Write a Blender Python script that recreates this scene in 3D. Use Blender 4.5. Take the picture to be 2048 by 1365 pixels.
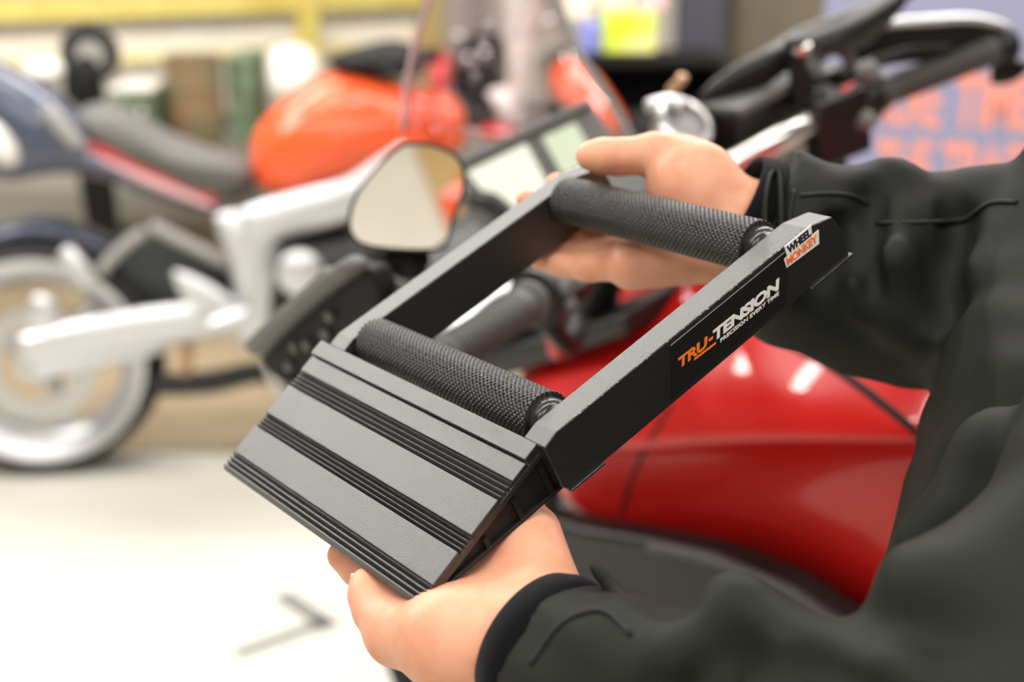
import bpy, bmesh, math, random
import numpy as np
from mathutils import Vector, Matrix
from mathutils.bvhtree import BVHTree

# ------------------------------------------------------------------ camera, world, lights, exposure
for o in list(bpy.data.objects): bpy.data.objects.remove(o, do_unlink=True)
SC = bpy.context.scene
COL = SC.collection
FPX = 2844.0                       # 50 mm lens on a 36 mm wide sensor, 2048 px wide
PIT = math.radians(16.5)
CAM = np.array([0.0, 0.0, 1.45])
cam_d = bpy.data.cameras.new('camera'); cam = bpy.data.objects.new('camera', cam_d); COL.objects.link(cam)
cam.location = CAM; cam.rotation_euler = (math.pi/2 - PIT, 0, 0)
cam_d.sensor_width = 36; cam_d.lens = 50; cam_d.clip_start = .02; cam_d.clip_end = 60
cam_d.dof.use_dof = True; cam_d.dof.focus_distance = .715; cam_d.dof.aperture_fstop = 4.3
SC.camera = cam
SC.view_settings.view_transform = 'Standard'; SC.view_settings.look = 'None'
SC.view_settings.gamma = 1; SC.view_settings.use_curve_mapping = False
SC.view_settings.exposure = 0.0
wd = bpy.data.worlds.new('world'); SC.world = wd; wd.use_nodes = True
wd.node_tree.nodes['Background'].inputs[0].default_value = (1, .95, .88, 1)
wd.node_tree.nodes['Background'].inputs[1].default_value = .15

LAMPS = [(-3.1, 2.2), (-1.2, 2.2), (.7, 2.2), (2.6, 2.2), (-3.1, 3.1), (-1.2, 3.1), (.7, 3.1), (2.6, 3.1), (-2.1, 4.6), (-.2, 4.6), (1.7, 4.6),
         (-2.1, .3), (-.2, .3), (1.7, .3), (-1.3, -1.9), (.9, -1.9)]
LAMP_Z = 3.05
for x, y in LAMPS:
    ld = bpy.data.lights.new('tube_light', 'AREA'); ld.shape = 'RECTANGLE'; ld.size = 1.6; ld.size_y = .18
    ld.energy = 60 if y > 4 else 62 if (x < -2.5) else 50 if y < -1 else 27; ld.color = (1, .965, .915)
    lo = bpy.data.objects.new('tube_light', ld); COL.objects.link(lo); lo.location = (x, y, LAMP_Z - .07)

# ------------------------------------------------------------------ frames
RT = np.array([1., 0, 0]); UP = np.array([0, math.sin(PIT), math.cos(PIT)]); FW = np.array([0, math.cos(PIT), -math.sin(PIT)])
def P(px, py, d):                  # the point seen at a photo pixel, at a given distance along the lens axis
    return CAM + RT*((px-1024)/FPX*d) - UP*((py-682.5)/FPX*d) + FW*d
# the held stand: its own axes (x across, y along the rails, z up), measured in stand widths
W = .22
RD = np.array([[0.57624366, 0.73392796, -0.35957334], [0.22608791, -0.56594693, -0.79283562], [-0.78538367, 0.37557132, -0.49205557]])
TD = np.array([-0.58392747, 0.52526228, 3.35666712])
C2W = np.stack([RT, -UP, FW], 1)
DR = C2W@RD; DT = CAM + C2W@(TD*W)
def dev(x, y, z): return DT + DR@(np.array([x, y, z])*W)
def devinv(w): return DR.T@(np.asarray(w)-DT)/W
# the near motorcycle: r right, f forward, u up along the leaning bike; origin between the grips
_L = P(880, 720, 1.15); _R = P(2010, 90, 1.66)
BR = (_R-_L)/np.linalg.norm(_R-_L); BF = np.array([-BR[1], BR[0], 0]); BF /= np.linalg.norm(BF)
BU = np.cross(BR, BF); BO = (_L+_R)/2; BM = np.stack([BR, BF, BU], 1)
def bk(r, f, u): return BO + BM@np.array([r, f, u])
def binv(w): return BM.T@(np.asarray(w)-BO)
def bat(px, py, r):                # bike coordinates of a photo pixel on the bike plane at offset r
    o = binv(CAM); d = binv(P(px, py, 1))-o; s = (r-o[0])/d[0]; return o+d*s
def bkat(px, py, r): return bk(*bat(px, py, r))

# ------------------------------------------------------------------ materials
def srgb(r, g, b):
    f = lambda c: (c/255/12.92) if c/255 <= .04045 else ((c/255+.055)/1.055)**2.4
    return (f(r), f(g), f(b), 1)
MATS = {}
def mat(name, col, rough=.5, metal=0, spec=.5, coat=0, sss=0, noise=None, bump=None, emit=None, trans=0, sheen=0, ior=None):
    m = bpy.data.materials.new(name); m.use_nodes = True; nt = m.node_tree; b = nt.nodes['Principled BSDF']
    c = srgb(*col) if max(col) > 1 else (*col, 1)
    b.inputs['Base Color'].default_value = c; b.inputs['Roughness'].default_value = rough; b.inputs['Metallic'].default_value = metal
    b.inputs['Specular IOR Level'].default_value = spec; b.inputs['Coat Weight'].default_value = coat; b.inputs['Coat Roughness'].default_value = .04
    b.inputs['Transmission Weight'].default_value = trans; b.inputs['Sheen Weight'].default_value = sheen
    if ior: b.inputs['IOR'].default_value = ior
    if sss:
        b.inputs['Subsurface Weight'].default_value = sss; b.inputs['Subsurface Radius'].default_value = (1, .35, .18); b.inputs['Subsurface Scale'].default_value = .006
    if emit:
        b.inputs['Emission Color'].default_value = (*emit[0], 1); b.inputs['Emission Strength'].default_value = emit[1]
    tc = None
    if noise or bump:
        tc = nt.nodes.new('ShaderNodeTexCoord')
    if noise:                      # (scale, second colour, low, high)
        n = nt.nodes.new('ShaderNodeTexNoise'); n.inputs['Scale'].default_value = noise[0]; n.inputs['Detail'].default_value = 4
        nt.links.new(tc.outputs['Object'], n.inputs['Vector'])
        r = nt.nodes.new('ShaderNodeValToRGB'); r.color_ramp.elements[0].color = c
        r.color_ramp.elements[1].color = srgb(*noise[1]) if max(noise[1]) > 1 else (*noise[1], 1)
        r.color_ramp.elements[0].position = noise[2]; r.color_ramp.elements[1].position = noise[3]
        nt.links.new(n.outputs['Fac'], r.inputs['Fac']); nt.links.new(r.outputs['Color'], b.inputs['Base Color'])
    if bump:                       # (scale, strength, distance)
        n = nt.nodes.new('ShaderNodeTexNoise'); n.inputs['Scale'].default_value = bump[0]; n.inputs['Detail'].default_value = 3
        nt.links.new(tc.outputs['Object'], n.inputs['Vector'])
        bp = nt.nodes.new('ShaderNodeBump'); bp.inputs['Strength'].default_value = bump[1]; bp.inputs['Distance'].default_value = bump[2]
        nt.links.new(n.outputs['Fac'], bp.inputs['Height']); nt.links.new(bp.outputs['Normal'], b.inputs['Normal'])
    MATS[name] = m
    return m
mat('floor_paint', (176, 174, 164), .55, noise=(1.3, (192, 189, 178), .35, .7), bump=(90, .08, .002))
mat('wall_cream', (222, 216, 204), .8, noise=(2, (212, 205, 192), .4, .7))
mat('wall_tan', (196, 164, 108), .7, noise=(3, (180, 148, 96), .4, .7))
mat('ceiling_white', (138, 134, 130), .9, noise=(4, (128, 124, 120), .4, .6))
mat('wall_grey', (112, 108, 102), .85, noise=(2, (100, 97, 92), .4, .7))
mat('lamp_white', (235, 232, 225), .5)
mat('tube_glow', (255, 250, 240), .5, emit=((1, .95, .88), 6))
mat('stand_plastic', (.0105, .0103, .010), .35, spec=.95, bump=(1300, .42, .0005), noise=(700, (.0145, .0143, .0138), .4, .7))
mat('stand_side', (.0075, .0072, .007), .5, spec=.35, bump=(1500, .25, .0003))
mat('roller_black', (.016, .0155, .015), .34, spec=.55)
mat('cap_black', (.02, .02, .02), .25, spec=.6)
mat('decal_black', (.010, .0085, .009), .42, spec=.35)
mat('decal_white', (225, 222, 218), .5)
mat('decal_orange', (236, 118, 32), .5)
mat('decal_orange2', (240, 120, 60), .5)
mat('decal_ink', (14, 12, 12), .5)
mat('skin', (224, 164, 133), .46, spec=.4, sss=.35, noise=(55, (214, 148, 118), .42, .68), bump=(900, .12, .0004))
mat('nail', (232, 178, 158), .25, spec=.5, sss=.2)
mat('jacket', (.0110, .0120, .0095), .62, spec=.14, sheen=.0, noise=(6, (.0135, .0145, .0118), .35, .65), bump=(1700, .22, .0004))
mat('cuff_velvet', (.004, .004, .0055), .9, spec=.12, sheen=.05, bump=(900, .5, .0008))
mat('seam_thread', (.005, .005, .0045), .8)
mat('trouser', (.012, .012, .014), .85)
mat('shoe', (.02, .02, .02), .5)
mat('red_paint', (.56, .012, .0095), .3, spec=.25, coat=.4, noise=(3, (.53, .0115, .009), .4, .6))
mat('orange_paint', (.86, .105, .028), .4, spec=.15, coat=.8)
mat('black_plastic', (.009, .009, .009), .4, spec=.35)
mat('black_matt', (.008, .008, .008), .6, spec=.2)
mat('grey_plastic', (.13, .128, .124), .5, spec=.4)
mat('grip_rubber', (.07, .068, .065), .55, spec=.4)
mat('bare_alloy', (.74, .72, .69), .28, metal=1)
mat('satin_alloy', (.66, .665, .68), .38, metal=.8)
mat('mirror_glass', (.93, .92, .90), .015, metal=1)
mat('switch_red', (205, 40, 40), .35, coat=.3)
mat('screen_yellow', (40, 40, 36), .3, emit=((1, .985, .80), 1.05))
mat('screen_green', (40, 42, 36), .3, emit=((.86, .93, .66), .88))
mat('tyre_rubber', (.022, .022, .024), .75, spec=.3)
mat('navy_paint', (.050, .058, .10), .33, coat=.6)
mat('seat_grey', (.12, .116, .11), .6, spec=.3)
mat('rack_yellow', (210, 194, 112), .5, noise=(6, (196, 174, 88), .4, .7))
mat('board_white', (226, 218, 204), .6, noise=(5, (214, 206, 192), .4, .7))
mat('shelf_grey', (150, 148, 142), .6)
mat('crate_green', (120, 138, 112), .7, noise=(7, (84, 98, 72), .35, .6))
mat('drum_brown', (128, 98, 70), .75, noise=(9, (112, 108, 78), .4, .6))
mat('bag_white', (226, 222, 214), .7)
mat('mat_tan', (146, 130, 104), .85, noise=(3, (130, 114, 90), .4, .7))
mat('tape_grey', (104, 106, 104), .7)
mat('guard_dark', (.035, .042, .040), .6)
mat('cabinet_olive', (96, 88, 74), .6, noise=(5, (112, 100, 82), .4, .7))
mat('edge_refraction', (206, 170, 178), .3)  # pink stands for light refracted along the sheet's border
mat('lock_grey', (150, 148, 150), .45)
mat('banner_navy_washed', (150, 152, 182), .35)  # navy print, with glare put into the colour as a paler tone
mat('banner_orange_washed', (246, 158, 140), .4)  # orange print, paled by the same painted glare
mat('box_neon', (196, 226, 44), .6, noise=(9, (232, 236, 150), .45, .6))
mat('box_blue', (128, 138, 208), .6)
mat('box_pink', (236, 190, 196), .6)
mat('box_cream', (240, 226, 206), .6)
mat('pillar_dark', (66, 64, 76), .6)
mat('pipe_white', (226, 220, 210), .45)
mat('brake_disc', (.5, .5, .5), .35, metal=1)
mat('gold_alloy', (188, 150, 112), .45, metal=.4)

def clear_sheet(name, tint, gloss):  # thin clear plastic: mostly see-through, a little surface shine
    m = bpy.data.materials.new(name); m.use_nodes = True; nt = m.node_tree; nt.nodes.remove(nt.nodes['Principled BSDF'])
    t = nt.nodes.new('ShaderNodeBsdfTransparent'); t.inputs[0].default_value = (*tint, 1)
    g = nt.nodes.new('ShaderNodeBsdfGlossy'); g.inputs['Roughness'].default_value = .05
    x = nt.nodes.new('ShaderNodeMixShader'); x.inputs[0].default_value = gloss
    nt.links.new(t.outputs[0], x.inputs[1]); nt.links.new(g.outputs[0], x.inputs[2]); nt.links.new(x.outputs[0], nt.nodes['Material Output'].inputs[0])
    MATS[name] = m
clear_sheet('screen_clear', (.93, .88, .91), .15)
# ------------------------------------------------------------------ mesh helpers (all shapes are given in world coordinates)
def thing(name, label, cat, loc, group=None):
    o = bpy.data.objects.new(name, None); COL.objects.link(o); o.location = loc; o.empty_display_size = .1
    o['label'] = label; o['category'] = cat
    if group: o['group'] = group
    return o
def tag(o, label, cat, group=None):
    o['label'] = label; o['category'] = cat
    if group: o['group'] = group
    return o
WLOC = {}
def wloc(o):
    v = np.zeros(3)
    while o is not None: v = v + np.array(o.location); o = o.parent
    return v
class MB:
    def __init__(s): s.v = []; s.f = []
    def add(s, V, F):
        b = len(s.v); s.v += [tuple(map(float, p)) for p in V]; s.f += [tuple(b+i for i in q) for q in F]; return s
    def box(s, c, ax, h):          # centre, three axes, half sizes
        c = np.asarray(c, float); ax = [np.asarray(a, float) for a in ax]
        V = [c+ax[0]*h[0]*i+ax[1]*h[1]*j+ax[2]*h[2]*k for i in (-1, 1) for j in (-1, 1) for k in (-1, 1)]
        return s.add(V, [(0, 1, 3, 2), (4, 6, 7, 5), (0, 4, 5, 1), (2, 3, 7, 6), (0, 2, 6, 4), (1, 5, 7, 3)])
    def prism(s, poly, fn, t0, t1):  # 2D polygon, fn(u, v, t) -> world
        n = len(poly); V = [fn(u, v, t0) for u, v in poly]+[fn(u, v, t1) for u, v in poly]
        return s.add(V, [tuple(range(n))[::-1], tuple(range(n, 2*n))]+[(i, (i+1) % n, n+(i+1) % n, n+i) for i in range(n)])
    def tube(s, pts, rad, n=14, flat=1.0, side=None, smooth=0, cap=True):
        pts = [np.asarray(p, float) for p in pts]
        rad = list(rad) if hasattr(rad, '__len__') else [rad]*len(pts)
        if smooth:
            P2 = []; R2 = []
            for i in range(len(pts)-1):
                p0 = pts[max(i-1, 0)]; p1 = pts[i]; p2 = pts[i+1]; p3 = pts[min(i+2, len(pts)-1)]
                for k in range(smooth):
                    t = k/smooth
                    P2.append(.5*((2*p1)+(p2-p0)*t+(2*p0-5*p1+4*p2-p3)*t*t+(3*p1-p0-3*p2+p3)*t**3)); R2.append(rad[i]*(1-t)+rad[i+1]*t)
            pts = P2+[pts[-1]]; rad = R2+[rad[-1]]
        m = len(pts); V = []; F = []; prev = None
        for i in range(m):
            t = pts[min(i+1, m-1)]-pts[max(i-1, 0)]; t = t/(np.linalg.norm(t)+1e-12)
            if side is not None: a = np.asarray(side, float)
            elif prev is None: a = np.array([0, 0, 1.]) if abs(t[2]) < .9 else np.array([1., 0, 0])
            else: a = prev
            a = a-t*(a@t); a /= np.linalg.norm(a); prev = a; b = np.cross(t, a)
            for k in range(n):
                th = 2*math.pi*k/n; V.append(pts[i]+a*math.cos(th)*rad[i]+b*math.sin(th)*rad[i]*flat)
        for i in range(m-1):
            for k in range(n): F.append((i*n+k, i*n+(k+1) % n, (i+1)*n+(k+1) % n, (i+1)*n+k))
        if cap: F += [tuple(range(n))[::-1], tuple(range((m-1)*n, m*n))]
        return s.add(V, F)
    def lathe(s, o, axis, prof, n=32, ref=None, sx=1, sy=1, closed=False):   # prof: (along, radius)
        o = np.asarray(o, float); z = np.asarray(axis, float); z = z/np.linalg.norm(z)
        a = np.asarray(ref, float) if ref is not None else (np.array([0, 0, 1.]) if abs(z[2]) < .9 else np.array([1., 0, 0]))
        a = a-z*(a@z); a /= np.linalg.norm(a); b = np.cross(z, a)
        V = [o+z*h+(a*math.cos(2*math.pi*k/n)*sx+b*math.sin(2*math.pi*k/n)*sy)*r for h, r in prof for k in range(n)]
        m = len(prof); F = []
        for i in range(m if closed else m-1):
            j = (i+1) % m
            for k in range(n): F.append((i*n+k, i*n+(k+1) % n, j*n+(k+1) % n, j*n+k))
        if not closed: F += [tuple(range(n))[::-1], tuple(range((m-1)*n, m*n))]
        return s.add(V, F)
    def pillow(s, poly, off, half, rings=7, sub=3, power=.55):   # rounded body on an outline of 3D points; off = unit thickness axis
        p = [np.asarray(q, float) for q in poly]; n0 = len(p); q = []
        for i in range(n0):
            a, b, c, d = p[i-1], p[i], p[(i+1) % n0], p[(i+2) % n0]
            for k in range(sub):
                t = k/sub; q.append(.5*((2*b)+(c-a)*t+(2*a-5*b+4*c-d)*t*t+(3*b-a-3*c+d)*t**3))
        c = sum(q)/len(q); n = len(q); V = []; F = []; off = np.asarray(off, float)
        for i in range(-rings, rings+1):
            a = i/rings; sc = max(1-abs(a)**2.2, 0)**power; 
            for e in q: V.append(c+(e-c)*max(sc, .02)+off*half*a)
        m = 2*rings+1
        for i in range(m-1):
            for k in range(n): F.append((i*n+k, i*n+(k+1) % n, (i+1)*n+(k+1) % n, (i+1)*n+k))
        F += [tuple(range(n))[::-1], tuple(range((m-1)*n, m*n))]
        return s.add(V, F)
    def build(s, name, material, parent=None, smooth=False, bevel=0, seg=2, subsurf=0, angle=40):
        me = bpy.data.meshes.new(name); off = wloc(parent) if parent is not None else (np.mean(s.v, 0) if s.v else np.zeros(3))
        me.from_pydata([tuple(np.array(p)-off) for p in s.v], [], s.f); me.update()
        o = bpy.data.objects.new(name, me); COL.objects.link(o)
        if parent is not None: o.parent = parent
        else: o.location = off
        finish(o, material, smooth, bevel, seg, subsurf, angle)
        return o
def finish(o, material, smooth=False, bevel=0, seg=2, subsurf=0, angle=40):
    me = o.data; me.materials.append(MATS[material])
    bm = bmesh.new(); bm.from_mesh(me); bmesh.ops.recalc_face_normals(bm, faces=bm.faces); bm.to_mesh(me); bm.free()
    if smooth:
        me.polygons.foreach_set('use_smooth', [True]*len(me.polygons))
        if smooth == 'auto':
            me.set_sharp_from_angle(angle=math.radians(angle))
    if bevel:
        b = o.modifiers.new('bevel', 'BEVEL'); b.width = bevel; b.segments = seg; b.limit_method = 'ANGLE'; b.angle_limit = math.radians(35)
    if subsurf:
        q = o.modifiers.new('sub', 'SUBSURF'); q.levels = subsurf; q.render_levels = subsurf
def text_part(txt, size, fn, material, parent, name='lettering', shear=0, spacing=1, depth=.0003, bold=0, wide=1.0, fit=None):
    cu = bpy.data.curves.new(name, 'FONT'); cu.body = txt; cu.size = 1; cu.shear = shear; cu.space_character = spacing; cu.offset = bold
    cu.resolution_u = 3; cu.extrude = .01
    to = bpy.data.objects.new('tmp', cu); COL.objects.link(to)
    dg = bpy.context.evaluated_depsgraph_get(); me = bpy.data.meshes.new_from_object(to.evaluated_get(dg))
    bpy.data.objects.remove(to, do_unlink=True); bpy.data.curves.remove(cu)
    co = np.array([v.co for v in me.vertices]); x0, x1 = co[:, 0].min(), co[:, 0].max(); y0, y1 = co[:, 1].min(), co[:, 1].max()
    off = wloc(parent)
    for v in me.vertices:
        u = (v.co.x-x0)/(x1-x0); w = (v.co.y-y0)/(y1-y0)
        v.co = Vector(tuple(fn(u, w, depth if v.co.z > 0 else -.0001)-off))
    me.name = name; o = bpy.data.objects.new(name, me); COL.objects.link(o); o.parent = parent
    me.materials.clear(); finish(o, material)
    return o

# signed-distance modelling: round cones and ellipsoids blended into one skin, meshed with surface nets
def smin(a, b, k):
    h = np.clip(.5+.5*(b-a)/k, 0, 1); return b*(1-h)+a*h-k*h*(1-h)
class SDF:
    def __init__(s, lo, hi, h):
        s.lo = np.asarray(lo, float); s.h = h; s.n = np.ceil((np.asarray(hi)-s.lo)/h).astype(int)+1
        s.d = np.full(s.n, .06, np.float32)
        s.ax = [(s.lo[i]+np.arange(s.n[i])*h).astype(np.float32) for i in range(3)]
    def block(s, lo, hi, pad):
        a = np.clip(np.floor((np.asarray(lo)-pad-s.lo)/s.h).astype(int), 0, s.n); b = np.clip(np.ceil((np.asarray(hi)+pad-s.lo)/s.h).astype(int)+1, 0, s.n)
        sl = tuple(slice(a[i], b[i]) for i in range(3))
        return sl, s.ax[0][sl[0]][:, None, None], s.ax[1][sl[1]][None, :, None], s.ax[2][sl[2]][None, None, :]
    def merge(s, sl, d, k, sub=False):
        if d.size == 0: return
        if sub: s.d[sl] = -smin(-s.d[sl], d, k)
        else: s.d[sl] = smin(s.d[sl], d, k)
    def cone(s, a, b, ra, rb, k=.004, sub=False):
        a = np.asarray(a, float); b = np.asarray(b, float); r = max(ra, rb)
        sl, X, Y, Z = s.block(np.minimum(a, b)-r, np.maximum(a, b)+r, k*2+.012)
        ab = b-a; L = ab@ab+1e-12
        t = np.clip(((X-a[0])*ab[0]+(Y-a[1])*ab[1]+(Z-a[2])*ab[2])/L, 0, 1)
        d = np.sqrt((X-a[0]-t*ab[0])**2+(Y-a[1]-t*ab[1])**2+(Z-a[2]-t*ab[2])**2)-(ra+(rb-ra)*t)
        s.merge(sl, d.astype(np.float32), k, sub); return s
    def chain(s, pts, rad, k=.004):
        for i in range(len(pts)-1): s.cone(pts[i], pts[i+1], rad[i], rad[i+1], k)
        return s
    def ell(s, c, ax, r, k=.006, sub=False):
        c = np.asarray(c, float); ax = [np.asarray(q, float)/np.linalg.norm(q) for q in ax]; m = max(r)
        sl, X, Y, Z = s.block(c-m, c+m, k*2+.012)
        u = [(X-c[0])*q[0]+(Y-c[1])*q[1]+(Z-c[2])*q[2] for q in ax]
        k0 = np.sqrt(sum((u[i]/r[i])**2 for i in range(3))); k1 = np.sqrt(sum((u[i]/r[i]**2)**2 for i in range(3)))+1e-9
        s.merge(sl, (k0*(k0-1)/k1).astype(np.float32), k, sub); return s
    def cut(s, c, nrm, rad):       # flat end: nothing beyond the plane, near the point c
        c = np.asarray(c, float); nrm = np.asarray(nrm, float)/np.linalg.norm(nrm)
        sl, X, Y, Z = s.block(c-rad, c+rad, 0)
        pl = (X-c[0])*nrm[0]+(Y-c[1])*nrm[1]+(Z-c[2])*nrm[2]; far = np.sqrt((X-c[0])**2+(Y-c[1])**2+(Z-c[2])**2)
        s.d[sl] = np.where(far < rad, np.maximum(s.d[sl], pl), s.d[sl]).astype(np.float32); return s
    def mesh(s):
        d = s.d; ins = d < 0
        n = np.array(d.shape)-1
        cor = [(i, j, k) for i in (0, 1) for j in (0, 1) for k in (0, 1)]
        C = lambda A, c: A[c[0]:c[0]+n[0], c[1]:c[1]+n[1], c[2]:c[2]+n[2]]
        cnt = np.zeros(n, np.int8)
        for c in cor: cnt += C(ins, c)
        act = (cnt > 0) & (cnt < 8); I = np.argwhere(act); idx = np.full(n, -1, np.int64); idx[act] = np.arange(len(I))
        pos = np.zeros((len(I), 3)); num = np.zeros(len(I))
        for c in cor:
            for a in range(3):
                if c[a]: continue
                e = list(c); e[a] = 1
                da = d[I[:, 0]+c[0], I[:, 1]+c[1], I[:, 2]+c[2]]; db = d[I[:, 0]+e[0], I[:, 1]+e[1], I[:, 2]+e[2]]
                x = (da < 0) != (db < 0); t = np.where(x, da/np.where(x, da-db, 1), 0)
                q = np.tile(np.array(c, float), (len(I), 1)); q[:, a] += t
                pos += q*x[:, None]; num += x
        V = s.lo+(I+pos/num[:, None])*s.h; F = []
        for a in range(3):
            b, c = (a+1) % 3, (a+2) % 3
            sh = [slice(1, -1)]*3; sh[a] = slice(0, n[a]); lo = d[tuple(sh)] if False else None
            A0 = [slice(1, n[i]) for i in range(3)]; A0[a] = slice(0, n[a]); A1 = list(A0); A1[a] = slice(1, n[a]+1)
            s0 = ins[tuple(A0)]; s1 = ins[tuple(A1)]; x = np.argwhere(s0 != s1)
            if len(x) == 0: continue
            fl = s0[x[:, 0], x[:, 1], x[:, 2]]
            base = x.copy()
            for i in range(3):
                if i != a: base[:, i] += 1
            def cell(ob, oc):
                q = base.copy(); q[:, b] += ob; q[:, c] += oc; return idx[q[:, 0], q[:, 1], q[:, 2]]
            Q = np.stack([cell(-1, -1), cell(0, -1), cell(0, 0), cell(-1, 0)], 1)
            Q[~fl] = Q[~fl][:, ::-1]; F.append(Q)
        return V, np.concatenate(F)
def sdf_obj(name, parts, material, parent, relax=2):
    V = []; F = []; b = 0
    for s in parts:
        v, f = s.mesh()
        for _ in range(relax):
            acc = np.zeros_like(v); num = np.zeros(len(v))
            for i in range(4):
                np.add.at(acc, f[:, i], v[f[:, (i+1) % 4]]+v[f[:, (i+3) % 4]]); np.add.at(num, f[:, i], 2)
            v = v*.5+acc/np.maximum(num, 1)[:, None]*.5
        V.append(v); F.append(f+b); b += len(v)
    V = np.concatenate(V)-wloc(parent); F = np.concatenate(F)
    me = bpy.data.meshes.new(name); me.vertices.add(len(V)); me.vertices.foreach_set('co', V.ravel().astype(np.float32))
    me.loops.add(F.size); me.loops.foreach_set('vertex_index', F.ravel().astype(np.int32)); me.polygons.add(len(F))
    me.polygons.foreach_set('loop_start', np.arange(0, F.size, 4).astype(np.int32)); me.polygons.foreach_set('use_smooth', [True]*len(F))
    me.update(calc_edges=True); me.validate()
    o = bpy.data.objects.new(name, me); COL.objects.link(o); o.parent = parent; me.materials.append(MATS[material])
    return o
AX = [np.array([1., 0, 0]), np.array([0, 1., 0]), np.array([0, 0, 1.])]

# ------------------------------------------------------------------ the room
X0, X1, Y0, Y1, ZC = -5.2, 5.2, -3.6, 7.9, 3.25
def struct(name, c, h, m, parent=None):
    o = MB().box(c, AX, h).build(name, m, parent)
    if parent is None: o['kind'] = 'structure'
    return o
struct('floor', ((X0+X1)/2, (Y0+Y1)/2, -.05), ((X1-X0)/2+.2, (Y1-Y0)/2+.2, .05), 'floor_paint')
struct('ceiling', ((X0+X1)/2, (Y0+Y1)/2, ZC+.05), ((X1-X0)/2+.2, (Y1-Y0)/2+.2, .05), 'ceiling_white')
struct('wall_far', ((X0+X1)/2, Y1+.05, ZC/2), ((X1-X0)/2, .05, ZC/2), 'wall_cream')
struct('wall_near', ((X0+X1)/2, Y0-.05, ZC/2), ((X1-X0)/2, .05, ZC/2), 'wall_cream')
struct('wall_left', (X0-.05, (Y0+Y1)/2, ZC/2), (.05, (Y1-Y0)/2, ZC/2), 'wall_grey')
struct('wall_right', (X1+.05, (Y0+Y1)/2, ZC/2), (.05, (Y1-Y0)/2, ZC/2), 'wall_grey')
# BUILD_SECTIONS
# ------------------------------------------------------------------ the held roller stand
stand = thing('roller_stand', 'black plastic motorcycle wheel stand with ribbed ramp and two knurled rollers, held in both hands', 'wheel stand', tuple(dev(.03, .85, -.01)))
dfn = lambda y, z, x: dev(x, y, z)
SD = np.array([.368, .109]); SL = np.linalg.norm(SD); SD = SD/SL; SN = np.array([-SD[1], SD[0]]); TIP = np.array([.132, .004])
def sl(s, n): q = TIP+SD*s+SN*n; return (q[0], q[1])
deck = MB().prism([sl(0, -.012), sl(.43, -.012), sl(.43, -.026), sl(.03, -.026), (.140, -.012), (.134, -.012)], dfn, -.5, .5).build('ramp_deck', 'stand_plastic', stand, bevel=.0004)
for s0, s1, top in ((.052, .141, 0), (.186, .282, 0), (.333, .3835, 0), (.386, .432, .009)):
    MB().prism([sl(s0, -.013), sl(s1, -.013), sl(s1, top), sl(s0, top)], dfn, -.5, .5).build('tread_pad', 'stand_plastic', deck, bevel=.0005)
for b0, b1 in ((0, .052), (.141, .186), (.282, .333)):
    st = (b1-b0)/4
    for k in range(4):
        a = b0+k*st
        MB().prism([sl(a+.0004, -.0125), sl(a+st*.95, -.0125), sl(a+st*.90, -.0035), sl(a+st*.70, -.0015), sl(a+.0006, -.0105)], dfn, -.4985, .4985).build('tread_ridge', 'stand_plastic', deck)
for sx in (-1, 1):
    web = MB().prism([sl(.02, -.026), sl(.425, -.026), (.56, -.004), (.20, -.008)], dfn, sx*.478, sx*.490).build('ramp_side', 'stand_side', stand)
    MB().prism([(.15, -.012), (.56, -.004), (.56, .004), (.15, -.004)], dfn, sx*.489, sx*.503).build('side_flange', 'stand_side', web, bevel=.0004)
    for y in (.235, .33, .43, .52):
        zt = (sl(y-.132, 0)[1]-.034)
        MB().prism([(y, -.006), (y+.012, -.006), (y+.012, zt), (y, zt)], dfn, sx*.489, sx*.501).build('side_rib', 'stand_side', web)
# the two rails
railpoly = [(.541, .135), (.582, .148), (1.41, .148), (1.496, .125), (1.514, .075), (1.514, 0), (.555, 0), (.541, .02)]
for nm, xa, xb in (('left', -.450, -.371), ('right', .451, .530)):
    rl = MB().prism(railpoly, dfn, xa, xb).build('side_rail', 'stand_plastic', stand, bevel=.0007, seg=2)
    xo = xa if nm == 'left' else xb; sg = -1 if nm == 'left' else 1
    MB().prism([(1.37, -.004), (1.522, -.004), (1.522, .002), (1.37, .002)], dfn, xo-sg*.01, xo+sg*.006).build('foot_flange', 'stand_plastic', rl, bevel=.0004)
    MB().prism([(.555, -.004), (.66, -.004), (.66, .002), (.555, .002)], dfn, xo-sg*.01, xo+sg*.006).build('foot_flange', 'stand_plastic', rl, bevel=.0004)
    if nm == 'right': rail_r = rl
# knurled rollers
XL, XR = -.364, .408
def knurl(yc, zc, r):
    NA, NL = 28, 52; sa, sl_ = 7, 6
    na, nl = NA*sa, NL*sl_
    A = np.arange(na)/na; Lx = np.arange(nl+1)/nl
    u = A[None, :]*NA; v = Lx[:, None]*NL
    tri = lambda q: np.abs((q % 1)-.5)*2
    e = lambda q: np.clip((1-np.abs((q % 1)-.5)*2/.62)*1.6, 0, 1)      # raised line
    g = np.maximum(e(u+v*.93), e(u-v*.93))
    rr = r-.0045*(1-g)
    th = A*2*math.pi
    x = XL+(XR-XL)*Lx
    V = np.stack([np.repeat(x[:, None], na, 1), yc+rr*np.cos(th)[None, :], zc+rr*np.sin(th)[None, :]], 2).reshape(-1, 3)
    V = DT+(V*W)@DR.T
    i, k = np.meshgrid(np.arange(nl), np.arange(na), indexing='ij'); k2 = (k+1) % na
    F = np.stack([i*na+k, i*na+k2, (i+1)*na+k2, (i+1)*na+k], 2).reshape(-1, 4)
    return V, F
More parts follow.
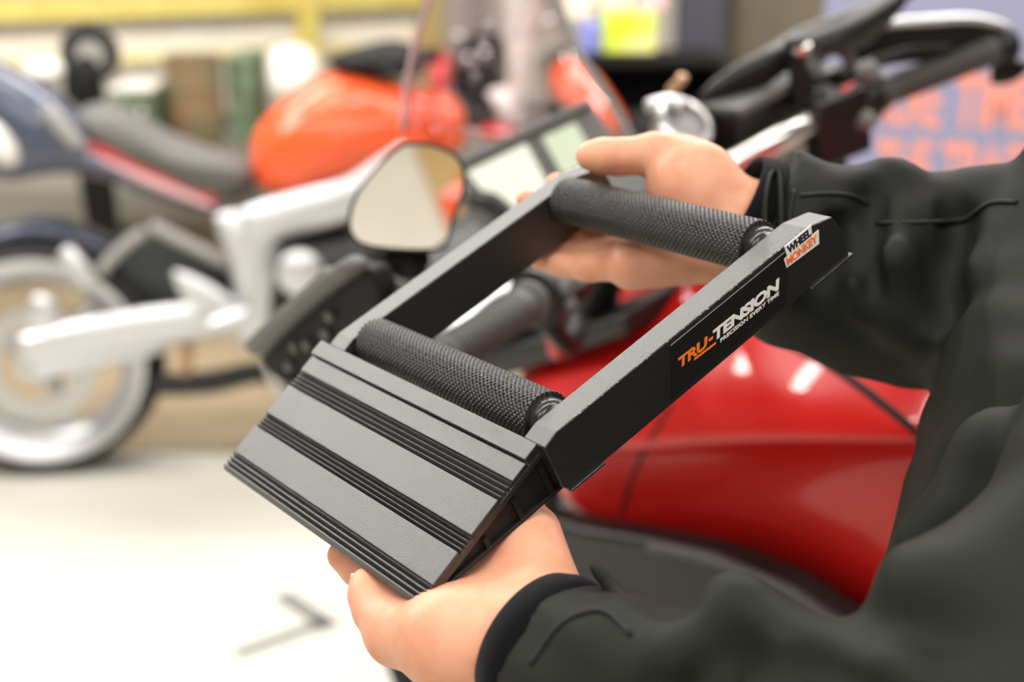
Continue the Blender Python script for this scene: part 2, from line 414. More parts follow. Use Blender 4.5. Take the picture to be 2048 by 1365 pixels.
for yc, zc, r in ((.634, .104, .065), (1.352, .106, .067)):
    V, F = knurl(yc, zc, r)
    off = wloc(stand); V = V-off; na = 210; n = len(V)
    me = bpy.data.meshes.new('roller'); me.from_pydata(V.tolist(), [], F.tolist()+[list(range(na))[::-1], list(range(n-na, n))]); me.update()
    ro = bpy.data.objects.new('roller', me); COL.objects.link(ro); ro.parent = stand; finish(ro, 'roller_black', smooth='auto', angle=55)
    for sx, xe, xw in ((-1, XL, -.372), (1, XR, .456)):
        o_ = dev(xe-sx*.012, yc, zc); ax = dev(xe+sx, yc, zc)-dev(xe, yc, zc); ax /= np.linalg.norm(ax); L_ = abs(xw-xe)*W
        MB().lathe(o_, ax, [(0, .050*W), (.012*W, .0535*W), (.012*W+L_*.45, .0530*W), (.012*W+L_*.62, .0500*W), (.012*W+L_*.70, .0440*W), (.012*W+L_*.95, .0420*W), (.012*W+L_, .030*W)], 40).build('end_cap', 'cap_black', ro, smooth='auto')
    for xa in (-.42, .49):
        MB().lathe(dev(xa, yc, zc), DR[:, 0], [(-.055*W, .012*W), (.03*W, .012*W)], 20).build('axle', 'cap_black', ro, smooth='auto')
# label strip and lettering on the right rail
XF = .5305
face = lambda y, z, t: dev(XF, y, z)+DR[:, 0]*t
decal = MB().prism([(.886, .016), (1.286, .016), (1.336, .134), (.934, .134)], lambda y, z, t: face(y, z, t), -.0002, .0002).build('label_strip', 'decal_black', rail_r)
def line(y0, y1, z0, z1, sh=.0, base=.0002, slope=0):
    return lambda u, w, t: face(y0+(y1-y0)*u+(z1-z0)*w*sh, z0+(z1-z0)*w+slope*u, base+t)
text_part('TRU', 1, line(.928, 1.024, .0680, .0925, .5, slope=-.003), 'decal_orange', decal, bold=.035, spacing=.92)
MB().prism([(1.034, .0735), (1.048, .0728), (1.0505, .0785), (1.0365, .0792)], lambda y, z, t: face(y, z, t), .0001, .0005).build('hyphen', 'decal_orange', decal)
MB().prism([(.978, .0590), (1.050, .0555), (1.053, .0598), (.982, .0635)], lambda y, z, t: face(y, z, t), .0001, .0005).build('underline', 'decal_orange', decal)
text_part('TENSION', 1, line(1.043, 1.272, .0640, .0905, .5, slope=-.0035), 'decal_white', decal, bold=.040, spacing=.92)
text_part('PRECISION EVERY TIME', 1, line(1.064, 1.268, .0495, .0585, .4, slope=-.002), 'decal_white', decal, bold=.012)
stk = MB().prism([(1.327, .1195), (1.418, .1195), (1.4245, .1475), (1.329, .1475)], lambda y, z, t: face(y, z, t), -.0002, .0004).build('name_sticker', 'decal_white', rail_r)
MB().prism([(1.3155, .0945), (1.432, .0885), (1.443, .1215), (1.316, .1205)], lambda y, z, t: face(y, z, t), -.0002, .0003).build('sticker_backing', 'decal_white', stk)
text_part('WHEEL', 1, line(1.3325, 1.416, .1235, .1435, .1, .0004), 'decal_ink', stk, bold=.03, spacing=.95)
text_part('MONKEY', 1, line(1.3195, 1.430, .0975, .1180, .1, .0003), 'decal_orange2', stk, bold=.03, spacing=.95)
MB().prism([(.934, .1335), (1.325, .1335), (1.325, .1346), (.934, .1346)], lambda y, z, t: face(y, z, t), .0001, .0004).build('label_edge', 'shelf_grey', decal)
# worn flecks along the outer top edge of the right rail
random.seed(4); wm = MB()
for k in range(170):
    y = random.uniform(.60, 1.41); a_ = random.random(); s_ = random.uniform(.00007, .00022)*(1.6 if a_ > .9 else 1)
    if k < 135: c_ = dev(.5285+random.uniform(-.0012, .0015), y, .1468+random.uniform(-.0008, .0012))
    else: c_ = dev(random.uniform(.455, .527), y, .1481)
    wm.box(c_, [DR[:, 1], DR[:, 0], DR[:, 2]], (s_*random.uniform(1, 3), s_, s_*.6))
wf_ = wm.build('wear_flecks', 'shelf_grey', rail_r); wf_['kind'] = 'stuff'
# ------------------------------------------------------------------ the person: hands, jacket, trousers
person = thing('person', 'person in a dark olive-black soft jacket holding up the wheel stand with both hands', 'person', (.47, .70, 0))
D = dev
mm = .001
# left hand (lower in the picture): palm under the ramp, thumb over its front edge
wl = P(1085, 1300, .655)
lo = np.array([min(c) for c in zip(wl, *[D(x, y, z) for x in (-.5, .9) for y in (-.05, .75) for z in (-.35, .05)])])
hi = np.array([max(c) for c in zip(wl, *[D(x, y, z) for x in (-.5, .9) for y in (-.05, .75) for z in (-.35, .05)])])
HL = SDF(lo-.01, hi+.01, .0019)
kn = [D(.24, .14, -.105), D(.33, .26, -.10), D(.40, .37, -.095), D(.455, .47, -.085)]      # knuckles, index to little finger
HL.cone(P(1330, 1420, .605), wl, .028, .0265, .01)
cm = P(905, 1292, .668)                                                                   # ball of the thumb
for q, r in zip(kn, (.0125, .0125, .012, .0115)): HL.cone(wl*.78+q*.22, q, .0185, r, .012)
HL.cone(P(1095, 1235, .668), P(1050, 1085, .700), .0205, .0150, .012)                     # outer edge of the palm
HL.cone(wl, cm, .024, .0225, .014)
HL.ell(P(925, 1262, .668), [RT, UP, FW], (.030, .021, .022), .012)
HL.chain([cm, P(795, 1266, .688), P(752, 1222, .702)], [.0215, .0150, .0112], .008)
HL.chain([P(752, 1222, .702), P(736, 1188, .708), P(731, 1166, .711)], [.0112, .0098, .0078], .004)
fing = [([kn[0], P(770, 1182, .752), P(715, 1140, .760), P(682, 1112, .764)], (.0112, .0098, .0088, .0078)),
        ([kn[1], D(.10, .33, -.055), D(-.03, .36, -.045), D(-.11, .37, -.040)], (.0112, .0098, .0088, .0078)),
        ([kn[2], D(.18, .45, -.052), D(.05, .48, -.045), D(-.03, .49, -.040)], (.0108, .0095, .0085, .0076)),
        ([kn[3], D(.28, .55, -.048), D(.18, .58, -.042), D(.11, .59, -.038)], (.0100, .0085, .0077, .0068))]
for pts, rad in fing: HL.chain(pts, rad, .0035)
# right hand (upper): palm up under the far roller, fingertips over the far rail, thumb above
wr = P(1500, 452, .882)
bb = [wr]+[D(x, y, z) for x in (-.62, .35) for y in (1.05, 1.85) for z in (-.32, .36)]
HR = SDF(np.min(bb, 0)-.02, np.max(bb, 0)+.02, .0019)
k2 = [D(-.22, 1.50, -.050), D(-.20, 1.435, -.055), D(-.17, 1.378, -.056), D(-.125, 1.325, -.054)]
HR.cone(P(1700, 520, .895), wr, .030, .0275, .01)
for q, r in zip(k2, (.0125, .0125, .012, .0112)): HR.cone(wr*.8+q*.2, q, .0190, r, .012)
HR.cone(P(1462, 440, .876), P(1365, 372, .874), .0250, .0210, .012)                       # ball of the thumb
HR.ell(P(1392, 375, .872), [RT, UP, FW], (.028, .029, .020), .010)
HR.cone(P(1450, 505, .868), k2[3], .0185, .0135, .012)
HR.chain([P(1362, 318, .880), P(1312, 308, .880), P(1240, 314, .878)], [.0155, .0126, .0116], .006)
HR.chain([P(1240, 314, .878), P(1205, 313, .877), P(1180, 312, .876)], [.0116, .0114, .0090], .003)
f2 = [([k2[0], D(-.38, 1.470, -.058), D(-.515, 1.445, .005), D(-.520, 1.428, .088)], (.0112, .0098, .0088, .0076)),
      ([k2[1], D(-.38, 1.380, -.060), D(-.515, 1.335, .010), D(-.520, 1.315, .100)], (.0112, .0098, .0088, .0076)),
      ([k2[2], D(-.35, 1.315, -.058), D(-.47, 1.285, -.045), D(-.525, 1.270, .005)], (.0108, .0095, .0085, .0074)),
      ([k2[3], D(-.26, 1.272, -.056), D(-.355, 1.250, -.054), D(-.44, 1.235, -.048)], (.0100, .0088, .0078, .0068))]
for pts, rad in f2: HR.chain(pts, rad, .0035)
body = sdf_obj('body', [HL, HR], 'skin', person, relax=2)
# thumb nails
def nail(c, ax, r, parent):
    m = MB(); V = []; n = 10
    ax = [np.asarray(a)/np.linalg.norm(a) for a in ax]
    for i in range(-4, 5):
        for j in range(-4, 5):
            a, b = i/4, j/4; sa = a*math.sqrt(1-b*b/2); sb = b*math.sqrt(1-a*a/2)
            V.append(np.asarray(c)+ax[0]*sa*r[0]+ax[1]*sb*r[1]-ax[2]*(sb*sb*r[2]+sa*sa*r[2]*.3))
    F = [(i*9+j, (i+1)*9+j, (i+1)*9+j+1, i*9+j+1) for i in range(8) for j in range(8)]
    o = m.add(V, F).build('thumbnail', 'nail', parent, smooth=True)
    q = o.modifiers.new('thick', 'SOLIDIFY'); q.thickness = .0006; q.offset = -1
nx = P(706, 1170, .7065)
nail(nx, [P(711, 1200, .7045)-P(705, 1158, .7075), FW*.75-RT*.66, -RT*.75-FW*.6+UP*.2], (.0058, .0046, .002), body)
# jacket
JV = SDF((-.02, .18, .62), (.78, 1.16, 1.62), .0046)
la = [P(1128, 1326, .646), P(1210, 1388, .628), P(1320, 1444, .608), P(1560, 1496, .578), P(2050, 1580, .545)]
JV.chain(la, (.0360, .0415, .0435, .048, .058), .02)
shl = P(2620, 420, .66); JV.cone(la[-1], shl, .060, .078, .03)
ra_ = [P(1505, 448, .884), P(1600, 505, .888), P(1715, 548, .892), P(1830, 566, .892), P(2090, 590, .880), P(2380, 690, .860)]
JV.chain(ra_, (.0425, .053, .0545, .0625, .064, .062), .02)
shr = P(2560, 180, .95); JV.cone(ra_[-1], shr, .062, .078, .03)
tor = [P(2570, 640, .80), P(2470, 1020, .755), P(2425, 1350, .735), P(2420, 1900, .78)]
JV.chain(tor, (.150, .155, .160, .165), .04)
JV.cone(shl, shr, .085, .085, .05); JV.cone((shl+shr)/2, tor[0], .13, .15, .05)
JV.cone((shl+shr)/2, (shl+shr)/2+np.array([.02, 0, .09]), .075, .07, .03)
# folds: raised ridges across the sleeves
for a, b, r0, r1 in ((P(1345, 1330, .565), P(1470, 1246, .578), .010, .016), (P(1470, 1246, .578), P(1640, 1310, .560), .016, .012), (P(1560, 1345, .555), P(1760, 1400, .53), .014, .02),
                     (P(1230, 1262, .600), P(1330, 1330, .57), .012, .010), (P(1880, 1230, .56), P(2060, 1180, .57), .03, .04),
                     (P(1775, 372, .872), P(1765, 560, .842), .016, .022), (P(1775, 372, .872), P(1905, 405, .872), .014, .010), (P(1765, 560, .842), P(1830, 640, .84), .022, .018),
                     (P(1960, 405, .86), P(1935, 560, .835), .018, .024), (P(1600, 350, .875), P(1700, 392, .865), .012, .014), (P(1710, 400, .858), P(1722, 560, .845), .012, .014),
                     (P(1995, 420, .850), P(1985, 560, .828), .016, .018), (P(1985, 560, .828), P(2060, 660, .82), .018, .018),
                     (P(1752, 430, .842), P(1762, 530, .832), .013, .015), (P(1762, 530, .832), P(1800, 615, .836), .015, .015), (P(1800, 615, .836), P(1868, 648, .838), .015, .013), (P(1868, 648, .838), P(1940, 590, .828), .013, .012), (P(1850, 1120, .66), P(1990, 900, .66), .016, .02)):
    JV.cone(a, b, r0, r1, .014)
for a, b, r in ((P(1744, 400, .842), P(1738, 640, .815), .010), (P(1400, 1400, .545), P(1500, 1300, .548), .010), (P(1925, 440, .838), P(1880, 640, .81), .012), (P(1660, 470, .842), P(1655, 620, .83), .010), (P(1620, 1330, .535), P(1800, 1420, .50), .010)):
    JV.cone(a, b, r, r*.7, .012, sub=True)
Xg, Yg, Zg = JV.ax[0][:, None, None], JV.ax[1][None, :, None], JV.ax[2][None, None, :]   # soft creases in the cloth
JV.d += (.0022*np.sin(Xg*88+1.4*np.sin(Zg*47)+Yg*30)*np.sin(Zg*62-Xg*34+1.2*np.sin(Yg*41))+.0010*np.sin(Xg*170+Yg*60+2*np.sin(Zg*70))).astype(np.float32)
cfl, cfr = P(1064, 1284, .657), P(1464, 430, .882)
dl_ = cfl-la[1]; dl_ /= np.linalg.norm(dl_); dr_ = cfr-ra_[1]; dr_ /= np.linalg.norm(dr_)
JV.cut(cfl-dl_*.013, dl_, .055); JV.cut(cfr-dr_*.013, dr_, .060)
jacket = sdf_obj('jacket', [JV], 'jacket', person, relax=2)
# cuffs and their tabs
def cuff(c0, c1, r0, r1, wd, nm='cuff'):
    ax = c0-c1; ax = ax/np.linalg.norm(ax)
    MB().lathe(c0+ax*.001, ax, [(-wd, r1), (-wd*.5, r1*1.005), (0, r0), (.0012, r0-.0015), (0, r0-.003), (-wd, r1-.004)], 48, closed=True).build(nm, 'cuff_velvet', jacket, smooth=True)
    return ax
axl = cuff(cfl, la[1], .0350, .0385, .018)
axr = cuff(cfr, ra_[1], .0405, .0440, .020)
def strip(pts, wdir, half, thick, name, material, parent, n=1):
    m = MB(); m.tube(pts, half, n=12, flat=thick/half, side=wdir, smooth=5); return m.build(name, material, parent, smooth=True)
MB().tube([P(1182, 1127, .634), P(1188, 1134, .633), P(1200, 1148, .631), P(1228, 1182, .626), P(1264, 1228, .612), P(1300, 1285, .590)], [.0006, .0020, .0028, .0032, .0036, .004], n=14, flat=1.15, side=RT*.75-UP*.66, smooth=5).build('cuff_tab', 'jacket', jacket, smooth=True)
strip([P(1528, 470, .835), P(1530, 400, .842), P(1540, 352, .852), P(1554, 352, .852), P(1560, 400, .838), P(1560, 480, .830)], FW, .006, .0018, 'cuff_tab', 'jacket', jacket)
# piping seams laid on the sleeve
dgj = BVHTree.FromPolygons([tuple(Vector(v.co)+Vector(person.location)) for v in jacket.data.vertices], [tuple(p.vertices) for p in jacket.data.polygons])
def onto(tree, px, py, lift=0):
    d = P(px, py, 1)-CAM; h = tree.ray_cast(Vector(CAM), Vector(d))
    return None if h[0] is None else np.array(h[0])-d/np.linalg.norm(d)*lift
def seam(tree, path, r, name, material, parent, lift=.0004, sub=6):
    pts = []; q = [np.array(z, float) for z in path]
    for i in range(len(q)-1):
        a_, b_, c_, d_ = q[max(i-1, 0)], q[i], q[i+1], q[min(i+2, len(q)-1)]
        for k in range(sub):
            t = k/sub; w_ = .5*((2*b_)+(c_-a_)*t+(2*a_-5*b_+4*c_-d_)*t*t+(3*b_-a_-3*c_+d_)*t**3)
            h_ = onto(tree, w_[0], w_[1], lift)
            if h_ is not None: pts.append(h_)
    if len(pts) > 5:
        for _ in range(2): pts = [pts[0]]+[(pts[i-1]+2*pts[i]+pts[i+1])/4 for i in range(1, len(pts)-1)]+[pts[-1]]
        MB().tube(pts, r, n=8).build(name, material, parent, smooth=True)
seam(dgj, [(1600, 392), (1660, 388), (1710, 394), (1738, 410)], .0016, 'seam', 'seam_thread', jacket)
seam(dgj, [(1752, 446), (1840, 446), (1925, 440), (1950, 425), (1985, 405), (2040, 405)], .0016, 'seam', 'seam_thread', jacket)
seam(dgj, [(1060, 1330), (1110, 1260), (1160, 1228), (1215, 1225), (1265, 1275)], .0014, 'seam', 'seam_thread', jacket)
seam(dgj, [(1588, 380), (1578, 440), (1585, 470)], .0016, 'seam', 'seam_thread', jacket)
# trousers, shoes, head (outside the frame)
TV = SDF((.2, .35, .0), (.95, 1.1, 1.0), .010)
hip = tor[3]
for sy, fx in ((-.10, .46), (.10, .50)):
    TV.cone(hip+np.array([.03, sy*.8, .02]), (fx-.02, hip[1]+sy, .50), .105, .068, .03); TV.cone((fx-.02, hip[1]+sy, .50), (fx+.03, hip[1]+sy*1.1, .07), .068, .052, .02)
sdf_obj('trousers', [TV], 'trouser', person)
for sy, fx in ((-.11, .49), (.11, .53)):
    MB().tube([(fx+.06, hip[1]+sy, .045), (fx-.03, hip[1]+sy, .05), (fx-.13, hip[1]+sy, .035), (fx-.19, hip[1]+sy, .028)], [.045, .048, .04, .025], n=14, smooth=4).build('shoe', 'shoe', person, smooth=True)
nk = (shl+shr)/2+np.array([.0, 0, .13])
HV = SDF(nk-.2, nk+np.array([.2, .2, .42]), .005)
HV.cone(nk-[0, 0, .06], nk+[-.01, 0, .08], .058, .055, .02); HV.ell(nk+[-.02, 0, .21], AX, (.098, .078, .115), .02); HV.ell(nk+[-.055, 0, .15], AX, (.055, .055, .06), .03)
HV.cone(nk+[-.115, 0, .21], nk+[-.130, 0, .175], .010, .016, .012); HV.cone(nk+[-.108, -.022, .135], nk+[-.108, .022, .135], .009, .009, .006)
for sy in (-1, 1):
    HV.ell(nk+[0, sy*.080, .19], AX, (.022, .010, .032), .008); HV.ell(nk+[-.104, sy*.033, .215], AX, (.016, .018, .012), .006, sub=True); HV.ell(nk+[-.100, sy*.033, .213], AX, (.013, .014, .010), .003)
head = sdf_obj('head', [HV], 'skin', body)
KV = SDF(nk-.2, nk+np.array([.22, .2, .44]), .006)
KV.ell(nk+[-.005, 0, .235], AX, (.105, .088, .112), .01); KV.ell(nk+[-.14, 0, .16], AX, (.085, .10, .115), .01, sub=True)
sdf_obj('hair', [KV], 'black_matt', person)
# ------------------------------------------------------------------ the red motorcycle beside the person
bike1 = thing('motorcycle', 'red adventure motorcycle with black hand guards, lit dash and round-cornered mirror, beside the person', 'motorcycle', tuple(bk(0, -.25, -1.2)*[1, 1, 0]))
# fuel tank: sections from front to back, half profile then mirrored
rowA = [bat(960, 760, -.13), bat(1120, 700, -.12), bat(1300, 645, -.11), bat(1520, 590, -.10), bat(1760, 600, -.10), bat(2040, 690, -.10)]
rowB = [bat(985, 845, -.20), bat(1170, 915, -.205), bat(1350, 893, -.205), bat(1560, 884, -.205), bat(1760, 890, -.20), bat(1960, 890, -.19)]
rowC = [bat(1040, 930, -.17), bat(1180, 985, -.150), bat(1350, 990, -.142), bat(1560, 965, -.145), bat(1760, 940, -.155), bat(1960, 930, -.155)]
rowD = [bat(1080, 1030, -.16), bat(1230, 1070, -.150), bat(1390, 1092, -.145), bat(1600, 1180, -.145), bat(1740, 1285, -.145), bat(1960, 1345, -.14)]
tm = MB(); V = []; ns = 6; prof = []
for i in range(ns):
    A, B, C_, D_ = rowA[i], rowB[i], rowC[i], rowD[i]
    top = np.array([0, A[1], A[2]+.045]); mid = np.array([A[0]*.6, A[1], A[2]+.030]); e = np.array([-.09, D_[1], D_[2]-.02])
    half = [top, mid, A, (A+B)/2+np.array([-.012, 0, .006]), B+np.array([0, 0, .004]), B+np.array([.010, 0, -.006]), B+np.array([.030, 0, -.018]), C_, (C_+D_)/2+np.array([-.008, 0, 0]), D_, e]
    ring = half+[q*np.array([-1, 1, 1]) for q in half[::-1][:-1]]
    prof.append(ring)
n = len(prof[0])
V = [bk(*q) for ring in prof for q in ring]
F = [(i*n+k, i*n+(k+1) % n, (i+1)*n+(k+1) % n, (i+1)*n+k) for i in range(ns-1) for k in range(n)]+[tuple(range(n))[::-1], tuple(range((ns-1)*n, ns*n))]
tank = tm.add(V, F).build('fuel_tank', 'red_paint', bike1, smooth=True, subsurf=3)
bpy.context.view_layer.update()
dg = bpy.context.evaluated_depsgraph_get(); te = tank.evaluated_get(dg).to_mesh(); tl = Vector(tuple(wloc(bike1)))
tank_tree = BVHTree.FromPolygons([v.co+tl for v in te.vertices], [tuple(p.vertices) for p in te.polygons])
seam(tank_tree, [(1535, 672), (1600, 700), (1690, 752), (1780, 820), (1850, 880), (1900, 930), (1925, 990)], .0045, 'dark_line', 'black_matt', tank, lift=-.0025)  # thin dark line half sunk into the tank surface
seam(tank_tree, [(1345, 810), (1320, 850), (1290, 900), (1262, 960), (1240, 1040)], .0022, 'dark_line', 'black_matt', tank, lift=-.0012)
# dark panels: knee panel below, ledge in front, seat
def bprism(pts, r0, r1, name, m, parent=bike1, bevel=.004):
    return MB().prism([(q[1], q[2]) for q in pts], lambda f, u, r: bk(r, f, u), r0, r1).build(name, m, parent, bevel=bevel, seg=3, smooth='auto')
KR = -.205
kp = [bat(px, py, KR) for px, py in ((1060, 1030), (1150, 1060), (1300, 1085), (1420, 1112), (1580, 1176), (1720, 1272), (1960, 1370), (1900, 1700), (1300, 1500), (1100, 1180))]
kpo = bprism(kp, KR, -.170, 'knee_panel', 'black_plastic', bevel=.008)
MB().tube([bk(KR-.001, q[1], q[2]-.004) for q in kp[2:7]], .006, n=10, smooth=5).build('panel_edge', 'grip_rubber', kpo, smooth=True)
def loft(secs, name, m, parent=bike1, subsurf=2):
    V = [bk(*q) for s_ in secs for q in s_]; k_ = len(secs[0]); ns_ = len(secs)
    F = [(i*k_+j, i*k_+(j+1) % k_, (i+1)*k_+(j+1) % k_, (i+1)*k_+j) for i in range(ns_-1) for j in range(k_)]+[tuple(range(k_))[::-1], tuple(range((ns_-1)*k_, ns_*k_))]
    return MB().add(V, F).build(name, m, parent, smooth=True, subsurf=subsurf)
def oval(f, u, hr, hu, p=1.0): return [(hr*math.cos(2*math.pi*k/12), f, u+hu*math.sin(2*math.pi*k/12)) for k in range(12)]
loft([oval(-.36, -.20, .10, .05), oval(-.45, -.26, .14, .06), oval(-.70, -.27, .17, .06), oval(-.95, -.20, .15, .06), oval(-1.25, -.14, .10, .05), oval(-1.34, -.12, .05, .03)], 'seat', 'black_matt')
loft([oval(-.80, -.33, .12, .06), oval(-1.1, -.25, .13, .06), oval(-1.4, -.16, .08, .05), oval(-1.48, -.15, .03, .02)], 'tail', 'red_paint')
# ledge between tank and instruments
lg = [bat(820, 720, -.12), bat(1010, 742, -.12), bat(1130, 705, -.12), bat(1300, 648, -.12), bat(1300, 600, -.12), bat(1180, 640, -.12), bat(1000, 690, -.12), bat(860, 690, -.12)]
bprism([np.array([0, q[1], q[2]]) for q in lg], -.155, .155, 'cockpit_trim', 'black_plastic', bevel=.006)
# handlebar
gl = [bat(880, 720, -.445), bat(1062, 606, -.300)]; gr = [bat(1985, 100, .440), bat(1752, 190, .290)]
cl, cr = bat(1290, 425, -.10), bat(1600, 256, .100)
bar = MB().tube([bk(*gl[0]), bk(*gl[1]), bk(*cl), bk(0, (cl[1]+cr[1])/2, (cl[2]+cr[2])/2), bk(*cr), bk(*gr[1]), bk(*gr[0])], .0135, n=18, smooth=8).build('handlebar', 'bare_alloy', bike1, smooth=True)
for g, nm in ((gl, 'l'), (gr, 'r')):
    a, b = bk(*g[0]), bk(*g[1]); ax = (b-a)/np.linalg.norm(b-a); L_ = np.linalg.norm(b-a)
    gp = MB().lathe(a, ax, [(-.004, .010), (0, .0175), (.008, .019), (.012, .0165), (L_-.012, .0168), (L_-.008, .0215), (L_, .0215), (L_+.001, .016)], 32).build('grip', 'grip_rubber', bike1, smooth='auto')
    for k in range(18): MB().lathe(a+ax*(.018+k*(L_-.04)/18), ax, [(-.0022, .0164), (-.0014, .0178), (.0014, .0178), (.0022, .0164)], 24).build('grip_ring', 'grip_rubber', gp, smooth='auto')
    MB().lathe(a-ax*.03, ax, [(0, .012), (.004, .019), (.022, .021), (.028, .017)], 28).build('bar_end', 'black_plastic', bike1, smooth='auto')
# switch gear, left and right
def gear(g, sgn):
    a, b = bk(*g[0]), bk(*g[1]); ax = (b-a)/np.linalg.norm(b-a); c = b+ax*.028
    s = MB().lathe(b+ax*.003, ax, [(0, .020), (.004, .0275), (.018, .0285), (.022, .025), (.044, .026), (.05, .020)], 32).build('switch_housing', 'black_plastic', bike1, smooth='auto')
    MB().lathe(b+ax*.055, ax, [(0, .019), (.004, .0235), (.022, .0235), (.026, .018)], 28).build('lever_clamp', 'black_plastic', bike1, smooth='auto')
    return s, c, ax
sl_, cL, axL = gear(gl, -1); sr_, cR, axR = gear(gr, 1)
for dx, (px, py), r_ in ((0, (1085, 556), .006), (0, (1106, 576), .008), (0, (1112, 606), .006), (0, (1132, 560), .007)):
    q = bkat(px, py, -.275); MB().lathe(q-BF*.012, -BF+BU*.6, [(0, r_), (.010, r_), (.012, r_*.7)], 16).build('switch_button', 'grey_plastic', sl_, smooth='auto')
MB().box(bkat(1118, 690, -.23), [BR, BF, BU], (.010, .008, .012)).build('clutch_switch', 'switch_red', sl_, bevel=.002)
MB().tube([bkat(1090, 640, -.27), bkat(1140, 690, -.24), bkat(1160, 640, -.20)], .010, n=10, smooth=4).build('cable', 'black_plastic', sl_, smooth=True)
MB().box(bkat(1694, 200, .165), [BR, BU*.8-BF*.6, BF*.8+BU*.6], (.0125, .015, .010)).build('kill_switch', 'switch_red', sr_, bevel=.004, seg=3)
for (px, py), r_, m_ in (((1728, 148), .012, 'grey_plastic'), ((1640, 190), .008, 'grey_plastic'), ((1722, 246), .011, 'grey_plastic'), ((1636, 240), .009, 'grey_plastic'), ((1620, 148), .010, 'grey_plastic')):
    q = bkat(px, py, .165); MB().lathe(q, -BF+BU*.5, [(0, r_), (.012, r_), (.015, r_*.6)], 16).build('switch_button', m_, sr_, smooth='auto')
MB().box(bkat(1674, 250, .150), [axR, BU, np.cross(axR, BU)], (.032, .036, .018)).build('switch_block', 'black_plastic', sr_, bevel=.006, seg=3)
MB().box(bkat(1640, 165, .225), [axR, BU, np.cross(axR, BU)], (.028, .014, .018)).build('switch_block', 'black_plastic', sr_, bevel=.004, seg=3)
MB().tube([bkat(1650, 290, .23), bkat(1668, 330, .22), bkat(1640, 380, .2)], .016, n=12, smooth=3).build('throttle_cable', 'black_plastic', sr_, smooth=True)
# mirror mount studs, reservoir, clamp, ignition lock
MB().lathe(bkat(1602, 215, .13), BU, [(0, .010), (.058, .010), (.060, .0125), (.075, .0125), (.077, .010)], 20).build('mirror_stud', 'black_plastic', bike1, smooth='auto')
MB().lathe(bkat(1600, 106, .13), BU, [(0, .010), (.004, .012), (.008, .012), (.010, .008)], 20).build('stud_cap', 'bare_alloy', bike1, smooth='auto')
MB().tube([bkat(1630, 120, .21), bkat(1660, 98, .22), bkat(1690, 105, .23), bkat(1702, 130, .24)], .008, n=12, smooth=4).build('cable_loop', 'grey_plastic', bike1, smooth=True)
rs = MB().box(bkat(1505, 226, .10), [BR, BF, BU], (.062, .030, .024)).build('brake_reservoir', 'black_plastic', bike1, bevel=.004, seg=3)
MB().box(bkat(1508, 186, .10), [BR, BF, BU], (.060, .028, .005)).build('reservoir_lid', 'grey_plastic', rs, bevel=.002)
MB().box(bk(.0, .15, -.02), [BR, BF, BU], (.13, .035, .03)).build('top_yoke', 'black_matt', bike1, bevel=.008, seg=3)
ig = bkat(1366, 252, .0)
MB().lathe(ig, BU*.75-BF*.66, [(-.02, .028), (.004, .0325), (.008, .0325), (.010, .030), (.010, .0245), (.004, .0235), (-.02, .0235)], 40, closed=True).build('lock_ring', 'bare_alloy', bike1, smooth='auto')
MB().lathe(ig, BU*.75-BF*.66, [(-.02, .0230), (.002, .0230), (.004, .020)], 32).build('lock_face', 'lock_grey', bike1, smooth='auto')
MB().tube([bkat(1300, 214, .0), bkat(1340, 205, .0), bkat(1370, 215, .0)], .009, n=10, smooth=3).build('bracket', 'satin_alloy', bike1, smooth=True)
MB().tube([bkat(1342, 182, .02), bkat(1358, 166, .02), bkat(1366, 154, .02)], .006, n=10, smooth=3).build('connector', 'gold_alloy', bike1, smooth=True)
# dark wing of the fairing that rises to the right, and the right mirror arm
wg = [(1395, 196), (1470, 132), (1560, 88), (1690, 40), (1800, -20), (1830, -30), (1800, 20), (1730, 92), (1690, 95), (1600, 105), (1500, 118), (1478, 165), (1430, 230)]
MB().pillow([bkat(px, py, .04+(px-1395)*.0006) for px, py in wg], BF, .018, rings=4, sub=2).build('mirror_arm', 'black_plastic', bike1, smooth=True)
MB().tube([bkat(1480, 150, .1), bkat(1600, 74, .18), bkat(1740, 20, .26), bkat(1860, -40, .32)], [.008, .010, .010, .008], n=10, smooth=4).build('mirror_stalk', 'grey_plastic', bike1, smooth=True)
MB().pillow([bk(.36, .06, .13), bk(.46, .05, .14), bk(.50, .05, .19), bk(.46, .05, .24), bk(.36, .06, .22)], BF, .022, rings=4).build('mirror_housing', 'black_plastic', bike1, smooth=True)
# hand guards: a bowed plate and pale strips where its top edge shines
def guard(path, half, name):
    up = BU*.97+BF*.2
    sh = MB().tube(path, half, n=14, flat=.16, side=up, smooth=6).build(name, 'black_plastic', bike1, smooth=True)
    MB().tube([p+up*half*.95 for p in path], .007, n=10, flat=1.9, side=up, smooth=6).build('guard_edge_shine', 'satin_alloy', sh, smooth=True)  # silvery strip paints the glare on the black guard's top
    return sh
guard([bkat(1690, 125, .27), bkat(1760, 92, .31), bkat(1870, 80, .37), bkat(1955, 78, .425), bkat(2012, 95, .46), bkat(2018, 125, .465), bkat(1985, 128, .45)], .024, 'hand_guard')
gpl = [(520, 700), (560, 655), (640, 585), (712, 530), (752, 538), (770, 580), (762, 640), (720, 680), (660, 720), (585, 772), (548, 748)]
lgd = MB().prism([(bat(px, py, -.47)[1], bat(px, py, -.47)[2]) for px, py in gpl], lambda f, u, r: bk(r, f, u), -.475, -.455).build('hand_guard', 'black_matt', bike1, bevel=.005, seg=3)
MB().tube([bkat(px, py, -.482) for px, py in ((520, 698), (575, 640), (650, 574), (712, 528))], .0075, n=10, flat=1.6, smooth=5).build('guard_edge_shine', 'grey_plastic', lgd, smooth=True)  # grey strips paint the sheen on the black plate's upper edge
